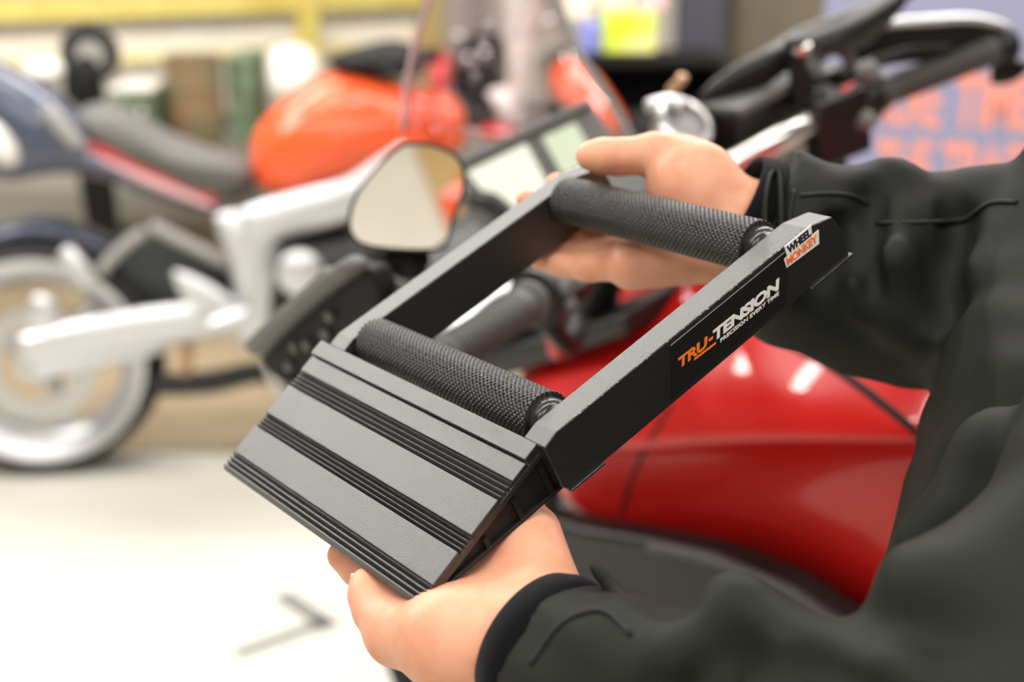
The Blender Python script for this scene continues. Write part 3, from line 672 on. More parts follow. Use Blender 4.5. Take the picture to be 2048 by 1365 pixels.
MB().tube([bkat(px, py, -.476) for px, py in ((505, 690), (565, 632), (640, 566), (660, 545))], .0055, n=10, flat=1.6, smooth=5).build('guard_edge_shine', 'grey_plastic', lgd, smooth=True)
for px, py in ((660, 632), (652, 668), (615, 690), (590, 694), (580, 733)):
    MB().lathe(bkat(px, py, -.476), -BR, [(0, .005), (.003, .005), (.004, .003)], 14).build('bolt', 'grey_plastic', lgd, smooth='auto')
MB().tube([bkat(590, 760, -.47), bkat(700, 755, -.46), bkat(860, 735, -.455)], .012, n=12, smooth=4).build('guard_bracket', 'black_plastic', lgd, smooth=True)
# levers
MB().tube([bkat(860, 700, -.42), bkat(910, 660, -.38), bkat(975, 603, -.32), bkat(1040, 575, -.27)], [.006, .0065, .007, .009], n=12, smooth=5).build('clutch_lever', 'satin_alloy', bike1, smooth=True)
MB().tube([bkat(1900, 98, .38), bkat(1820, 100, .33), bkat(1745, 125, .27), bkat(1690, 160, .23)], [.006, .0065, .007, .010], n=12, smooth=5).build('brake_lever', 'black_plastic', bike1, smooth=True)
# left mirror
mp = [(822, 288), (868, 292), (912, 312), (928, 345), (926, 385), (905, 440), (896, 478), (880, 498), (800, 500), (728, 490), (702, 468), (699, 435), (716, 385), (760, 330), (795, 298)]
MR = -.37
m3 = [bkat(px, py, MR) for px, py in mp]; mc = sum(m3)/len(m3)
e1 = bkat(920, 360, MR)-bkat(700, 440, MR); e1 -= BR*(e1@BR)
mn = P(820, 395, 1.0)-CAM; mn = -mn/np.linalg.norm(mn)                    # glass faces back towards the rider's side
MNRM = np.array([.03, -.98, .19]); MNRM /= np.linalg.norm(MNRM)
def onplane(px, py, c, nrm, back=0):
    d = P(px, py, 1)-CAM; s = ((c-nrm*back-CAM)@nrm)/(d@nrm); return CAM+d*s
mpts = [onplane(px, py, mc, MNRM) for px, py in mp]
cen = sum(mpts)/len(mpts)
def ringmesh(rings):
    k_ = len(rings[0]); V = [p for r_ in rings for p in r_]; F = [(i*k_+j, i*k_+(j+1) % k_, (i+1)*k_+(j+1) % k_, (i+1)*k_+j) for i in range(len(rings)-1) for j in range(k_)]
    return V, F+[tuple(range(k_))[::-1], tuple(range((len(rings)-1)*k_, len(rings)*k_))]
def scl(pts, s, off): return [cen+(p-cen)*s+MNRM*off for p in pts]
def dense(pts, sub=4):
    q = []; n0 = len(pts)
    for i in range(n0):
        a, b, c, d = pts[i-1], pts[i], pts[(i+1) % n0], pts[(i+2) % n0]
        for k in range(sub):
            t = k/sub; q.append(.5*((2*b)+(c-a)*t+(2*a-5*b+4*c-d)*t*t+(3*b-a-3*c+d)*t**3))
    return q
md = dense(mpts)
mh = MB().add(*ringmesh([scl(md, .97, -.001), scl(md, .975, .004), scl(md, 1.03, .004), scl(md, 1.045, -.002), scl(md, 1.03, -.018), scl(md, .86, -.036), scl(md, .5, -.046), scl(md, .1, -.048)])).build('mirror_housing', 'black_plastic', bike1, smooth='auto')
MB().add(*ringmesh([scl(md, .965, .0022), scl(md, .97, .0005)])).build('mirror_glass', 'mirror_glass', mh)
MB().tube([onplane(815, 515, cen, MNRM, .02), bkat(818, 540, -.33), bkat(880, 600, -.29), bkat(1010, 620, -.24)], [.020, .016, .011, .010], n=14, smooth=5).build('mirror_stalk', 'black_plastic', bike1, smooth=True)
# dash
dc = [bat(912, 345, -.10), bat(1178, 222, .085), bat(1262, 345, .085), bat(1020, 470, -.10)]
dm = [bk(*q) for q in dc]; dx = (dm[1]-dm[0]); dy = (dm[3]-dm[0]); dn = np.cross(dy, dx); dn /= np.linalg.norm(dn)
if dn@(CAM-dm[0]) < 0: dn = -dn
dpt = lambda u, v, t: dm[0]*(1-u)*(1-v)+dm[1]*u*(1-v)+dm[2]*u*v+dm[3]*(1-u)*v+dn*t
dash = MB().prism([(-.05, -.12), (1.05, -.12), (1.08, 1.1), (-.02, 1.1)], dpt, -.035, 0).build('dash', 'grey_plastic', bike1, bevel=.006, seg=3)
def quad_at(pp, t0=0, t1=.0012):     # a thin plate on the dash face whose corners are seen at given photo pixels
    f0 = dm[0]+dn*t0
    c4 = [CAM+(P(px, py, 1)-CAM)*(((f0-CAM)@dn)/((P(px, py, 1)-CAM)@dn)) for px, py in pp]
    return MB().add(c4+[q+dn*(t1-t0) for q in c4], [(0, 1, 2, 3), (7, 6, 5, 4), (0, 4, 5, 1), (1, 5, 6, 2), (2, 6, 7, 3), (3, 7, 4, 0)])
quad_at([(934, 345), (1052, 288), (1112, 395), (1040, 440), (962, 380)][:2]+[(1110, 398), (1030, 462)], .001, .002).build('dash_screen', 'screen_yellow', dash)
quad_at([(1084, 276), (1150, 246), (1192, 318), (1126, 352)], .001, .002).build('dash_screen', 'screen_green', dash)
quad_at([(905, 332), (1176, 205), (1182, 218), (914, 345)], .000, .012).build('dash_visor', 'grey_plastic', dash, bevel=.002)
MB().tube([bkat(950, 400, -.1), bkat(985, 405, -.1), bkat(1025, 440, -.1)], .011, n=12, smooth=3).build('dash_knob', 'black_plastic', bike1, smooth=True)
# windscreen: a curved clear sheet
V = []; nu, nv = 17, 13
def rail_pts(path, r): 
    q = [bat(px, py, r) for px, py in path]; out = []
    for i in range(len(q)-1):
        for k in range(3): out.append(q[i]*(1-k/3)+q[i+1]*k/3)
    return [bk(*z) for z in out+[q[-1]]]
le = rail_pts([(806, 262), (812, 170), (832, 80), (858, 0), (880, -80)], -.135); re_ = rail_pts([(1282, 315), (1222, 205), (1158, 110), (1118, 10), (1090, -80)], .135)
for j in range(nv):
    for i in range(nu):
        s_ = i/(nu-1); V.append(le[j]*(1-s_)+re_[j]*s_+BF*.12*4*s_*(1-s_)*(1-.25*j/nv))
F = [(j*nu+i, j*nu+i+1, (j+1)*nu+i+1, (j+1)*nu+i) for j in range(nv-1) for i in range(nu-1)]
ws = MB().add(V, F).build('windscreen', 'screen_clear', bike1, smooth=True)
q = ws.modifiers.new('thick', 'SOLIDIFY'); q.thickness = .003
MB().tube(le, .0035, n=10).build('screen_border', 'edge_refraction', ws, smooth=True); MB().tube(re_, .0050, n=10).build('screen_border', 'shelf_grey', ws, smooth=True)  # left tube has the refracted pink put into its colour
# front fairing, forks, wheels, engine
loft([oval(.22, -.20, .10, .05), oval(.34, -.18, .155, .09), oval(.50, -.20, .17, .10), oval(.64, -.30, .11, .09), oval(.74, -.38, .03, .03)], 'front_fairing', 'black_plastic')
for s_ in (-1, 1):
    MB().tube([bk(s_*.105, .10, .02), bk(s_*.105, .33, -.45)], .026, n=20).build('fork_tube', 'black_plastic', bike1, smooth='auto')
    MB().tube([bk(s_*.105, .33, -.45), bk(s_*.105, .58, -.92)], .030, n=20).build('fork_leg', 'black_plastic', bike1, smooth='auto')
def wheel(o_, ax, fwd, up, R, wd_, parent, rim_m, spokes=5, disc=True):
    ty = MB().lathe(o_, ax, [(-wd_*.5, R*.80), (-wd_*.55, R*.89), (-wd_*.42, R*.96), (0, R), (wd_*.42, R*.96), (wd_*.55, R*.89), (wd_*.5, R*.80)], 64, closed=True).build('tyre', 'tyre_rubber', parent, smooth='auto')
    rm = MB().lathe(o_, ax, [(-wd_*.56, R*.80), (-wd_*.58, R*.86), (-wd_*.40, R*.86), (-wd_*.30, R*.72), (wd_*.30, R*.72), (wd_*.40, R*.86), (wd_*.58, R*.86), (wd_*.56, R*.80), (wd_*.25, R*.66), (-wd_*.25, R*.66)], 64, closed=True).build('rim', rim_m, parent, smooth='auto')
    MB().lathe(o_, ax, [(-wd_*.7, R*.10), (-wd_*.6, R*.17), (wd_*.6, R*.17), (wd_*.7, R*.10)], 32).build('hub', rim_m, rm, smooth='auto')
    for k in range(spokes):
        t = 2*math.pi*(k+.35)/spokes; d = fwd*math.cos(t)+up*math.sin(t)
        MB().tube([o_+d*R*.12, o_+d*R*.4, o_+d*R*.70], [.030, .020, .026], n=10, side=ax).build('spoke', rim_m, rm, smooth=True)
    if disc:
        MB().lathe(o_-ax*wd_*.65, ax, [(-.0025, R*.30), (-.0025, R*.48), (.0025, R*.48), (.0025, R*.30)], 48, closed=True).build('brake_disc', 'brake_disc', rm, smooth='auto')
    return ty
wheel(bk(0, .575, -.925), BR, BF, BU, .315, .12, bike1, 'black_plastic')
wheel(bk(0, -.98, -.925), BR, BF, BU, .315, .18, bike1, 'black_plastic')
fm = [(-.30, .13), (-.15, .30), (.05, .345), (.22, .27), (.33, .09)]
MB().tube([bk(0, .575+a, -.925+b) for a, b in fm], [.07, .085, .085, .075, .04], n=14, flat=.22, side=BR, smooth=6).build('front_mudguard', 'black_plastic', bike1, smooth=True)
MB().pillow([bk(0, .22, -.50), bk(0, .26, -.85), bk(0, .05, -1.02), bk(0, -.35, -1.02), bk(0, -.48, -.75), bk(0, -.40, -.48), bk(0, -.1, -.44)], BR, .20, rings=6, power=.35).build('engine', 'black_matt', bike1, smooth=True)
for s_ in (-1, 1):
    MB().tube([bk(s_*.11, -.40, -.80), bk(s_*.12, -.98, -.925)], [.045, .030], n=14, flat=.6).build('swingarm', 'black_plastic', bike1, smooth='auto')
MB().tube([bk(-.15, -.35, -1.0), bk(-.24, -.42, -1.12), bk(-.30, -.45, -1.215)], .010, n=10).build('side_stand', 'black_plastic', bike1, smooth='auto')
MB().tube([bk(.17, -.2, -.95), bk(.19, -.6, -.88), bk(.20, -1.2, -.60)], [.03, .045, .055], n=18, smooth=4).build('exhaust', 'satin_alloy', bike1, smooth=True)
# ------------------------------------------------------------------ the orange and silver motorcycle behind
GA = P(88, 706, 3.85); ga = math.radians(7); GF = np.array([math.cos(ga), math.sin(ga), 0]); GS = np.array([-math.sin(ga), math.cos(ga), 0]); GU = np.array([0, 0, 1.])
def gat(px, py, lat=0):
    o = GA+GS*lat; d = P(px, py, 1)-CAM; return CAM+d*(((o-CAM)@GS)/(d@GS))
bike2 = thing('motorcycle', 'orange-tanked sports motorcycle with silver frame, swingarm and rear wheel, navy tail', 'motorcycle', tuple(gat(420, 700, 0)*[1, 1, 0]))
Rw = GA[2]
wheel(GA, GS, GF, GU, Rw, .17, bike2, 'satin_alloy', spokes=3, disc=True)
wheel(GA+GF*1.42-GU*0.0, GS, GF, GU, Rw, .12, bike2, 'satin_alloy', spokes=3)
def gpil(pp, half, name, m, lat=0, parent=bike2, power=.5, rings=6, sub=3): return MB().pillow([gat(px, py, lat) for px, py in pp], GS, half, rings=rings, power=power, sub=sub).build(name, m, parent, smooth=True)
def gtube(pp, rad, name, m, lat=0, parent=bike2, flat=1, sm=4): return MB().tube([gat(px, py, lat) for px, py in pp], [q*flat for q in (rad if hasattr(rad, '__len__') else [rad]*len(pp))], n=16, side=GS, flat=1/flat, smooth=sm).build(name, m, parent, smooth=True)
gpil([(502, 318), (512, 262), (560, 205), (640, 152), (710, 140), (790, 158), (880, 195), (905, 240), (880, 290), (760, 335), (650, 372), (565, 394), (520, 372)], .17, 'fuel_tank', 'orange_paint', power=.45)
gpil([(150, 235), (200, 205), (260, 225), (330, 265), (420, 300), (505, 330), (515, 368), (470, 400), (400, 385), (320, 345), (220, 300)], .14, 'seat', 'seat_grey', power=.4)
gpil([(-170, 90), (-60, 100), (40, 140), (120, 190), (170, 235), (250, 300), (330, 350), (430, 400), (425, 425), (330, 400), (230, 360), (120, 345), (20, 360), (-60, 330), (-150, 200)], .12, 'tail_fairing', 'navy_paint', power=.45)
gtube([(175, 292), (260, 325), (350, 362), (435, 402)], [.008, .014, .014, .006], 'tail_stripe', 'switch_red', lat=-.105, flat=.4)
gtube([(185, 306), (260, 340), (350, 378), (430, 415)], [.008, .020, .018, .006], 'tail_stripe', 'box_pink', lat=-.100, flat=.4)
gpil([(-20, 240), (10, 255), (40, 300), (35, 330), (5, 330), (-20, 300)], .05, 'tail_lamp', 'bag_white', lat=-.10)
gtube([(95, 222), (130, 262), (158, 292)], [.022, .020, .016], 'grab_handle', 'shelf_grey', lat=-.13)
# rear hugger and number plate stay
MB().tube([gat(px, py, 0) for px, py in ((-90, 520), (0, 468), (80, 452), (160, 468), (235, 505), (290, 560))], [.05, .07, .075, .07, .06, .04], n=16, side=GS, flat=.35, smooth=4).build('rear_hugger', 'navy_paint', bike2, smooth=True)
gpil([(215, 480), (270, 455), (330, 470), (400, 500), (455, 540), (470, 600), (420, 640), (330, 650), (290, 610), (240, 560)], .06, 'inner_guard', 'guard_dark', lat=.0)
# frame: bright beam, rear plate
gtube([(820, 300), (720, 385), (600, 425), (490, 455)], [.045, .056, .058, .052], 'frame_beam', 'satin_alloy', lat=-.13, flat=.5)
gpil([(430, 430), (520, 425), (560, 470), (552, 560), (540, 640), (520, 695), (480, 690), (470, 600), (455, 510)], .035, 'frame_plate', 'satin_alloy', lat=-.12)
gtube([(300, 450), (370, 485), (460, 530)], .018, 'subframe', 'shelf_grey', lat=-.1)
gtube([(200, 545), (240, 500), (290, 462)], .016, 'subframe', 'shelf_grey', lat=-.1)
gtube([(40, 705), (150, 680), (300, 655), (420, 640), (500, 640)], [.042, .052, .057, .052, .042], 'swingarm', 'satin_alloy', lat=-.12, flat=.5)
gtube([(60, 745), (160, 725), (330, 690)], [.03, .028, .02], 'swingarm_brace', 'satin_alloy', lat=-.12, flat=.6)
gtube([(128, 498), (150, 525), (180, 565)], [.020, .026, .024], 'passenger_peg', 'satin_alloy', lat=-.2)
gpil([(345, 545), (380, 548), (440, 580), (480, 615), (465, 645), (420, 625), (370, 600)], .02, 'foot_bracket', 'satin_alloy', lat=-.18)
gtube([(420, 655), (460, 640), (495, 628)], [.022, .026, .024], 'rider_peg', 'satin_alloy', lat=-.2)
gpil([(555, 470), (640, 440), (760, 440), (800, 560), (760, 720), (640, 760), (560, 700), (545, 580)], .19, 'engine', 'black_plastic', power=.35)
MB().lathe(gat(600, 545, -.2), -GS, [(0, .06), (.02, .058), (.03, .045), (.032, .02)], 32).build('clutch_cover', 'satin_alloy', bike2, smooth='auto')
gtube([(300, 770), (420, 765), (520, 745), (620, 760)], [.03, .032, .03, .03], 'exhaust', 'black_plastic', lat=-.1)
gtube([(375, 690), (372, 740), (360, 790)], [.018, .016, .012], 'side_stand', 'gold_alloy', lat=-.1)
gtube([(535, 730), (550, 765), (565, 800)], [.012, .012, .01], 'gear_lever', 'satin_alloy', lat=-.15)
gpil([(70, 590), (110, 600), (115, 650), (80, 670), (50, 640)], .02, 'brake_caliper', 'satin_alloy', lat=-.12)
gpil([(880, 180), (920, 205), (930, 245), (925, 290), (885, 300), (850, 260), (840, 200)], .16, 'cowl', 'orange_paint')
gpil([(655, 118), (720, 92), (800, 80), (850, 110), (840, 150), (760, 150), (680, 145)], .12, 'instrument_pod', 'black_matt')
gtube([(880, 300), (960, 500), (1040, 700)], .028, 'fork_leg', 'gold_alloy', lat=-.1)
gtube([(760, 150), (820, 120), (880, 110)], .018, 'handlebar', 'black_matt', lat=-.2)
# ------------------------------------------------------------------ the red motorcycle at the back, seen through the windscreen
HO = P(1060, 400, 4.9); HA = lambda px, py, lat=0: P(px, py, 4.9+lat)
bike3 = thing('motorcycle', 'red and black motorcycle at the back, behind the clear windscreen', 'motorcycle', tuple(P(1060, 300, 4.95)*[1, 1, 0]))
def hpil(pp, half, name, m, lat=0, power=.5): return MB().pillow([HA(px, py, lat) for px, py in pp], AX[1], half, power=power).build(name, m, bike3, smooth=True)
hpil([(1098, 150), (1130, 118), (1180, 135), (1225, 190), (1260, 260), (1230, 290), (1180, 260), (1140, 215), (1110, 200)], .16, 'fuel_tank', 'orange_paint')
hpil([(925, 90), (985, 60), (1015, 110), (1012, 190), (985, 250), (930, 250), (905, 180)], .15, 'front_fairing', 'black_matt')
hpil([(860, 130), (895, 105), (905, 160), (890, 200), (860, 195)], .1, 'fairing_side', 'switch_red', lat=-.05)
hpil([(975, 185), (1010, 175), (1030, 200), (1028, 240), (1010, 250), (990, 215)], .05, 'head_lamp', 'bag_white', lat=-.18)
hpil([(960, 255), (1020, 243), (1032, 262), (1000, 275), (960, 272)], .08, 'belly_strip', 'switch_red', lat=-.15)
for px, py in ((918, 78), (937, 122), (970, 110), (1100, 45)):
    MB().lathe(HA(px, py, -.2), -AX[1], [(0, .022), (.006, .02), (.012, .008)], 16).build('chrome_stud', 'bare_alloy', bike3, smooth='auto')
zb = .32
for dx in (-.35, .75):
    wheel(np.array([HO[0]+dx, HO[1]+.05, zb]), AX[1], AX[0], AX[2], zb, .15, bike3, 'satin_alloy', spokes=3, disc=False)
MB().pillow([(HO[0]-.1, HO[1]+.05, .35), (HO[0]+.5, HO[1]+.05, .35), (HO[0]+.45, HO[1]+.05, .75), (HO[0]-.1, HO[1]+.05, .75)], AX[1], .18, power=.4).build('engine', 'black_matt', bike3, smooth=True)
hpil([(1240, 235), (1330, 215), (1420, 225), (1470, 260), (1380, 290), (1270, 290)], .13, 'seat', 'black_matt')

# ------------------------------------------------------------------ racking and goods along the far wall
rack = thing('storage_rack', 'yellow-beamed storage rack with long white panels behind the orange motorcycle', 'rack', tuple(P(400, 300, 5.9)*[1, 1, 0]))
def rk(px, py, off=0):              # on the rack's front plane, which runs slightly away to the right
    A_ = P(-100, 80, 5.4); B_ = P(900, 60, 6.5); d_ = (B_-A_)*[1, 1, 0]; n_ = np.array([d_[1], -d_[0], 0]); n_ /= np.linalg.norm(n_)
    v = P(px, py, 1)-CAM; return CAM+v*(((A_+n_*off-CAM)@n_)/(v@n_))
_d = (P(900, 60, 6.5)-P(-100, 80, 5.4))*[1, 1, 0]; RX = _d/np.linalg.norm(_d); RY = np.array([-RX[1], RX[0], 0])
def rslab(pa, pb, h, name, m, depth=.03, off=0, parent=rack):
    a, b = rk(*pa, off), rk(*pb, off); c = (a+b)/2; L_ = np.linalg.norm((b-a)*[1, 1, 0])/2
    return MB().box(c+RY*depth, [RX, RY, np.array([0, 0, 1.])], (L_, depth, h)).build(name, m, parent, bevel=.004)
rslab((-150, 12), (880, 8), .045, 'beam', 'rack_yellow', .05)
rslab((-150, 42), (880, 30), .026, 'shelf_board', 'shelf_grey', .3, -.02)
rslab((-150, 82), (610, 62), .085, 'panel', 'board_white', .012, -.05)
rslab((640, 62), (830, 58), .085, 'panel', 'board_white', .012, -.05)
rslab((-150, 126), (880, 100), .014, 'beam', 'rack_yellow', .04, -.02)
for px in (-120, 622, 870):
    a = rk(px, 60, .02); MB().box(np.array([a[0], a[1], .8])+RY*.05, [RX, RY, np.array([0, 0, 1.])], (.045, .05, .8)).build('upright', 'rack_yellow', rack, bevel=.004)
rslab((-150, 300), (880, 270), .02, 'shelf_board', 'shelf_grey', .35, -.05)
def tbox(name, m, px0, px1, py0, py1, d, dep, label, cat, group=None, lid=None):
    a = P(px0, py0, d); b = P(px1, py1, d); c = (a+b)/2; h = np.abs(P((px0+px1)/2, py0, d)-P((px0+px1)/2, py1, d))[2]/2; w_ = abs(b[0]-a[0])/2
    t = thing(name, label, cat, (c[0], c[1], c[2]-h), group)
    MB().box(c, AX, (w_, dep, h)).build('body', m, t, bevel=.012, seg=2)
    if lid: MB().box(c+np.array([0, 0, h*.94]), AX, (w_*1.04, dep*1.04, h*.10)).build('lid', lid, t, bevel=.006)
    for s_ in (-1, 1): MB().box(c+np.array([s_*w_*.5, -dep, h*.2]), AX, (w_*.12, .01, h*.12)).build('handle', lid or m, t, bevel=.004)
    return t
tbox('storage_crate', 'crate_green', 245, 325, 165, 282, 5.55, .16, 'mottled green storage crate on the left of the brown drum', 'crate', lid='bag_white')
tbox('storage_crate', 'crate_green', 472, 522, 105, 285, 5.75, .16, 'tall green storage crate on the right of the brown drum', 'crate', lid='crate_green')
dr = thing('drum', 'mottled brown drum between two green crates on the rack', 'drum', tuple(P(396, 288, 5.6)))
c0 = P(396, 288, 5.6); hh = np.linalg.norm(P(396, 118, 5.6)-c0)
MB().lathe(c0, AX[2], [(0, .10), (.01, .108), (hh*.33, .108), (hh*.35, .114), (hh*.37, .108), (hh*.65, .108), (hh*.67, .114), (hh*.69, .108), (hh, .108), (hh+.006, .10)], 40).build('body', 'drum_brown', dr, smooth='auto')
MB().lathe(c0+AX[2]*hh, AX[2], [(0, .111), (.014, .111), (.016, .10)], 40).build('lid', 'drum_brown', dr, smooth='auto')
bg = thing('sack', 'plump white sack right of the tall green crate', 'sack', tuple(P(555, 200, 5.7)))
MB().pillow([P(px, py, 5.7) for px, py in ((534, 115), (560, 92), (610, 92), (640, 130), (625, 190), (580, 205), (538, 185))], AX[1], .12, power=.5).build('body', 'bag_white', bg, smooth=True)
MB().tube([P(540, 92, 5.7), P(560, 78, 5.7), P(580, 92, 5.7)], .012, n=10, smooth=4).build('tie', 'shelf_grey', bg, smooth=True)
bg = thing('sack', 'small white sack at the left end of the rack', 'sack', tuple(P(90, 160, 5.3)))
MB().pillow([P(px, py, 5.3) for px, py in ((45, 130), (80, 118), (125, 124), (130, 150), (100, 165), (55, 160))], AX[1], .08, power=.5).build('body', 'bag_white', bg, smooth=True)
MB().tube([P(75, 120, 5.3), P(85, 110, 5.3), P(96, 120, 5.3)], .01, n=10, smooth=4).build('tie', 'shelf_grey', bg, smooth=True)
tw = thing('spare_wheel', 'small black-tyred wheel with pale hub on a black post, before the white panel', 'wheel', tuple(P(180, 160, 5.0)))
tc_ = P(180, 108, 5.0)
MB().lathe(tc_, AX[1]*.9-AX[0]*.2, [(-.03, .055), (-.035, .09), (0, .105), (.035, .09), (.03, .055)], 40, closed=True).build('tyre', 'tyre_rubber', tw, smooth='auto')
MB().lathe(tc_, AX[1]*.9-AX[0]*.2, [(-.028, .03), (-.02, .056), (.02, .056), (.028, .03)], 32).build('hub', 'shelf_grey', tw, smooth='auto')
MB().tube([tc_, P(170, 150, 5.02), P(172, 205, 5.05), tc_*[1, 1, 0]+np.array([0, .06, .02])], [.03, .07, .07, .05], n=14, smooth=4)  .build('post', 'black_matt', tw, smooth=True)
# white post, dark pillar, bright packs
post = thing('post', 'slim white steel post behind the windscreen', 'post', tuple(P(1038, 300, 5.6)*[1, 1, 0]))
pc = P(1038, 60, 5.6)
MB().lathe((pc[0], pc[1], 0), AX[2], [(0, .072), (ZC, .072)], 28).build('shaft', 'pipe_white', post, smooth='auto')
MB().box((pc[0], pc[1], .006), AX, (.11, .11, .006)).build('base_plate', 'pipe_white', post, bevel=.002)
pl = thing('pillar', 'dark blue-grey square pillar right of the bright packs', 'pillar', tuple(P(1398, 100, 6.0)*[1, 1, 0]))
pc = P(1398, 60, 6.0); MB().box((pc[0], pc[1], ZC/2), AX, (.094, .094, ZC/2)).build('shaft', 'pillar_dark', pl, bevel=.008)
MB().box((pc[0], pc[1], .05), AX, (.105, .105, .05)).build('plinth', 'black_matt', pl, bevel=.004)
cab = thing('shelf_unit', 'low dark shelf unit under the bright packs', 'shelf unit', tuple(P(1270, 200, 5.2)*[1, 1, 0]))
top = P(1270, 112, 5.2); 
MB().box((top[0], top[1]+.1, top[2]-.015), AX, (.32, .2, .015)).build('top', 'black_matt', cab, bevel=.003)
for s_ in (-1, 1): MB().box((top[0]+s_*.305, top[1]+.1, (top[2]-.03)/2), AX, (.015, .19, (top[2]-.03)/2)).build('side', 'black_matt', cab, bevel=.003)
for k in range(3): MB().box((top[0], top[1]+.1, .08+k*(top[2]-.1)/3), AX, (.29, .19, .012)).build('shelf', 'black_matt', cab)
MB().box((top[0], top[1]+.28, top[2]/2), AX, (.30, .01, top[2]/2-.02)).build('back', 'black_matt', cab)
cb = tbox('tool_cabinet', 'cabinet_olive', 1452, 1700, -40, 330, 6.3, .2, 'olive-brown tool cabinet between the dark pillar and the banner', 'cabinet')
tbox('pack', 'box_cream', 1130, 1190, -20, 40, 5.3, .05, 'cream card pack left of the blue pack', 'pack')
tbox('pack', 'box_blue', 1160, 1200, 42, 106, 5.15, .05, 'pale blue pack beside the neon pack', 'pack')
tbox('pack', 'box_neon', 1205, 1310, 25, 106, 5.15, .06, 'neon yellow-green pack on the dark shelf unit', 'pack')
tbox('pack', 'box_pink', 1270, 1330, -40, 24, 5.25, .05, 'pink pack above the neon pack', 'pack')
tbox('pack', 'box_cream', 1200, 1262, -40, 22, 5.25, .05, 'cream card pack above the neon pack', 'pack')
# ------------------------------------------------------------------ banner
BD = 3.4
bn = thing('banner', 'navy banner with tall orange capitals, glare painted into both colours, behind the right handlebar grip', 'banner', tuple(P(1900, 400, BD)*[1, 1, 0]))
bx = np.array([.985, -.17, 0]); bx /= np.linalg.norm(bx); bn_n = np.array([bx[1], -bx[0], 0])
bo = P(1690, 200, BD)
def bpl(px, py):
    d = P(px, py, 1)-CAM; s_ = ((bo-CAM)@bn_n)/(d@bn_n); w_ = CAM+d*s_; return (w_-bo)@bx, w_[2]
def bfn(x, z, t): return np.array([bo[0], bo[1], 0])+bx*x+np.array([0, 0, z])+bn_n*t
x0 = -.06; zt = 1.62
MB().prism([(x0, .12), (x0+1.1, .12), (x0+1.1, zt), (x0, zt)], bfn, -.004, 0).build('sheet', 'banner_navy_washed', bn)
MB().box(bfn(x0+.55, zt+.01, 0), [bx, bn_n, AX[2]], (.56, .012, .015)).build('top_rail', 'satin_alloy', bn, bevel=.003)
MB().box(bfn(x0+.55, .06, -.03), [bx, bn_n, AX[2]], (.58, .10, .05)).build('base', 'satin_alloy', bn, bevel=.01)
MB().tube([bfn(x0+.55, .1, -.03), bfn(x0+.55, zt, -.02)], .012, n=12).build('pole', 'satin_alloy', bn, smooth='auto')
def btext(t_, pa, pb, zlo, zhi):
    xa, _ = bpl(*pa); xb, _ = bpl(*pb)
    text_part(t_, 1, lambda u, w_, t: bfn(xa+(xb-xa)*u, zlo+(zhi-zlo)*w_, .0005+t*2), 'banner_orange_washed', bn, bold=.03, spacing=.95)
z2a, z2b = bpl(1900, 392)[1], bpl(1900, 283)[1]; z1a, z1b = bpl(1900, 258)[1], bpl(1900, 148)[1]
btext('ON', (1650, 340), (1722, 340), z2a, z2b) if False else None
btext('MORE', (1742, 200), (1884, 200), z1a, z1b); btext('TIME', (1908, 200), (2072, 200), z1a, z1b)
btext('THE', (1750, 340), (1862, 340), z2a, z2b); btext('TRACK', (1882, 340), (2090, 340), z2a, z2b)
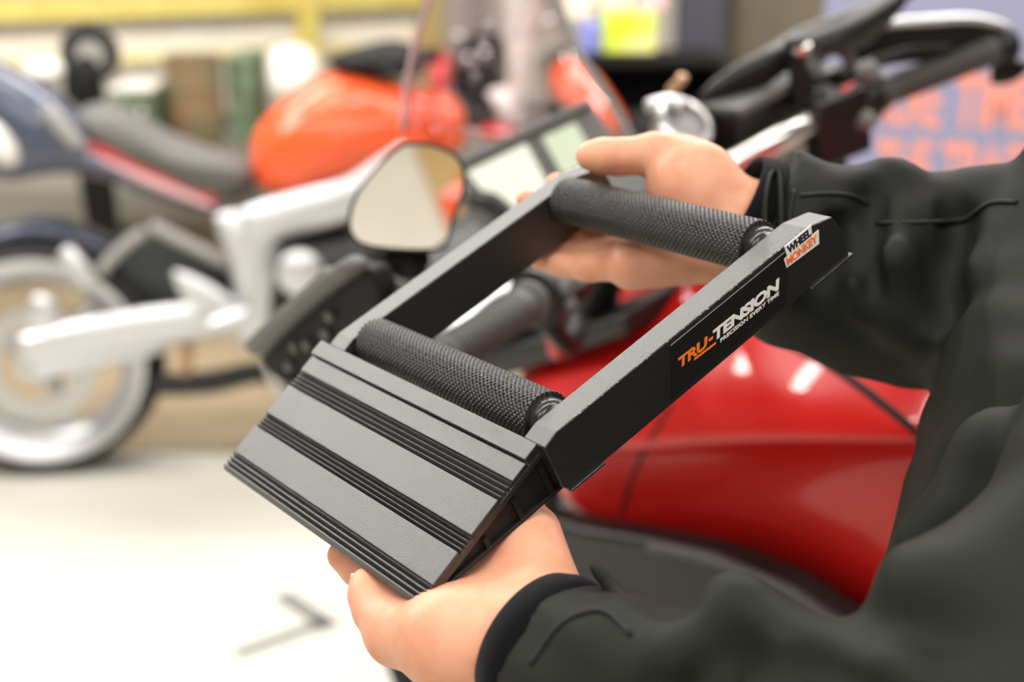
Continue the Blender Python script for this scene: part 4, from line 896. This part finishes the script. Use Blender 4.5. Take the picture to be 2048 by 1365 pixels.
# ------------------------------------------------------------------ floor mat and tape arrow
fl = lambda px, py: (lambda d: CAM+d*(-CAM[2]/d[2]))(P(px, py, 1)-CAM)
fm_ = thing('floor_mat', 'thin tan mat under the orange motorcycle', 'mat', (-.3, 5, 0))
ya = fl(400, 905)[1]
MB().box((-.4, (ya+6.9)/2, .004), AX, (3.2, (6.9-ya)/2, .004)).build('sheet', 'mat_tan', fm_, bevel=.002)
def flat_line(a, b, hw):
    a = fl(*a); b = fl(*b); d = (b-a)/np.linalg.norm(b-a); nrm = np.array([-d[1], d[0], 0]); return d, nrm, a, b
mk = thing('floor_marking', 'grey taped arrow head on the pale floor', 'floor marking', tuple(fl(660, 1250)))
for a, b, w_ in (((562, 1190), (664, 1256), .024), ((472, 1310), (652, 1246), .018)):
    d, nrm, a3, b3 = flat_line(a, b, w_); c = (a3+b3)/2
    MB().box(c+np.array([0, 0, .0012]), [d, nrm, AX[2]], (np.linalg.norm(b3-a3)/2, w_, .0006)).build('tape_strip', 'tape_grey', mk)
# ------------------------------------------------------------------ ceiling lamps and the board added behind the camera
for i, (x, y) in enumerate(LAMPS):
    row = {2.2: 'second', 3.1: 'third', 4.6: 'back', .3: 'first', -1.9: 'rearmost'}[y]; xs_ = sorted(q[0] for q in LAMPS if q[1] == y); k_ = xs_.index(x)
    side_ = {4: ('far left', 'left of centre', 'right of centre', 'far right'), 3: ('left', 'centre', 'right'), 2: ('left', 'right')}[len(xs_)][k_]
    t = thing('ceiling_lamp', f'white strip lamp on the ceiling, {row} row, {side_}', 'lamp', (x, y, LAMP_Z), 'strip lamps on the ceiling')
    MB().box((x, y, LAMP_Z+.02), AX, (.78, .09, .05)).build('housing', 'lamp_white', t, bevel=.004)
    for s_ in (-.5, .5): MB().tube([(x+s_, y, LAMP_Z+.07), (x+s_, y, ZC)], .004, n=8).build('hanger', 'lamp_white', t)
bd = thing('mirror_board', 'slanted tan board with an orange band added on the wall behind the camera for the mirror to reflect', 'board', (.4, Y0, 2.0))  # added board, outlined to give the mirror its tan and orange wedge
wf = lambda x, z, t: np.array([x, Y0+t, z])
sh_ = MB().prism([(-.150, 2.46), (.9, 2.46), (.9, 2.0), (.038, 2.0)], wf, 0, .03).build('sheet', 'wall_tan', bd, bevel=.003)
MB().prism([(-.028, 2.165), (.085, 2.262), (.9, 2.262), (.9, 2.0), (.038, 2.0)], wf, .03, .034).build('band', 'orange_paint', sh_)
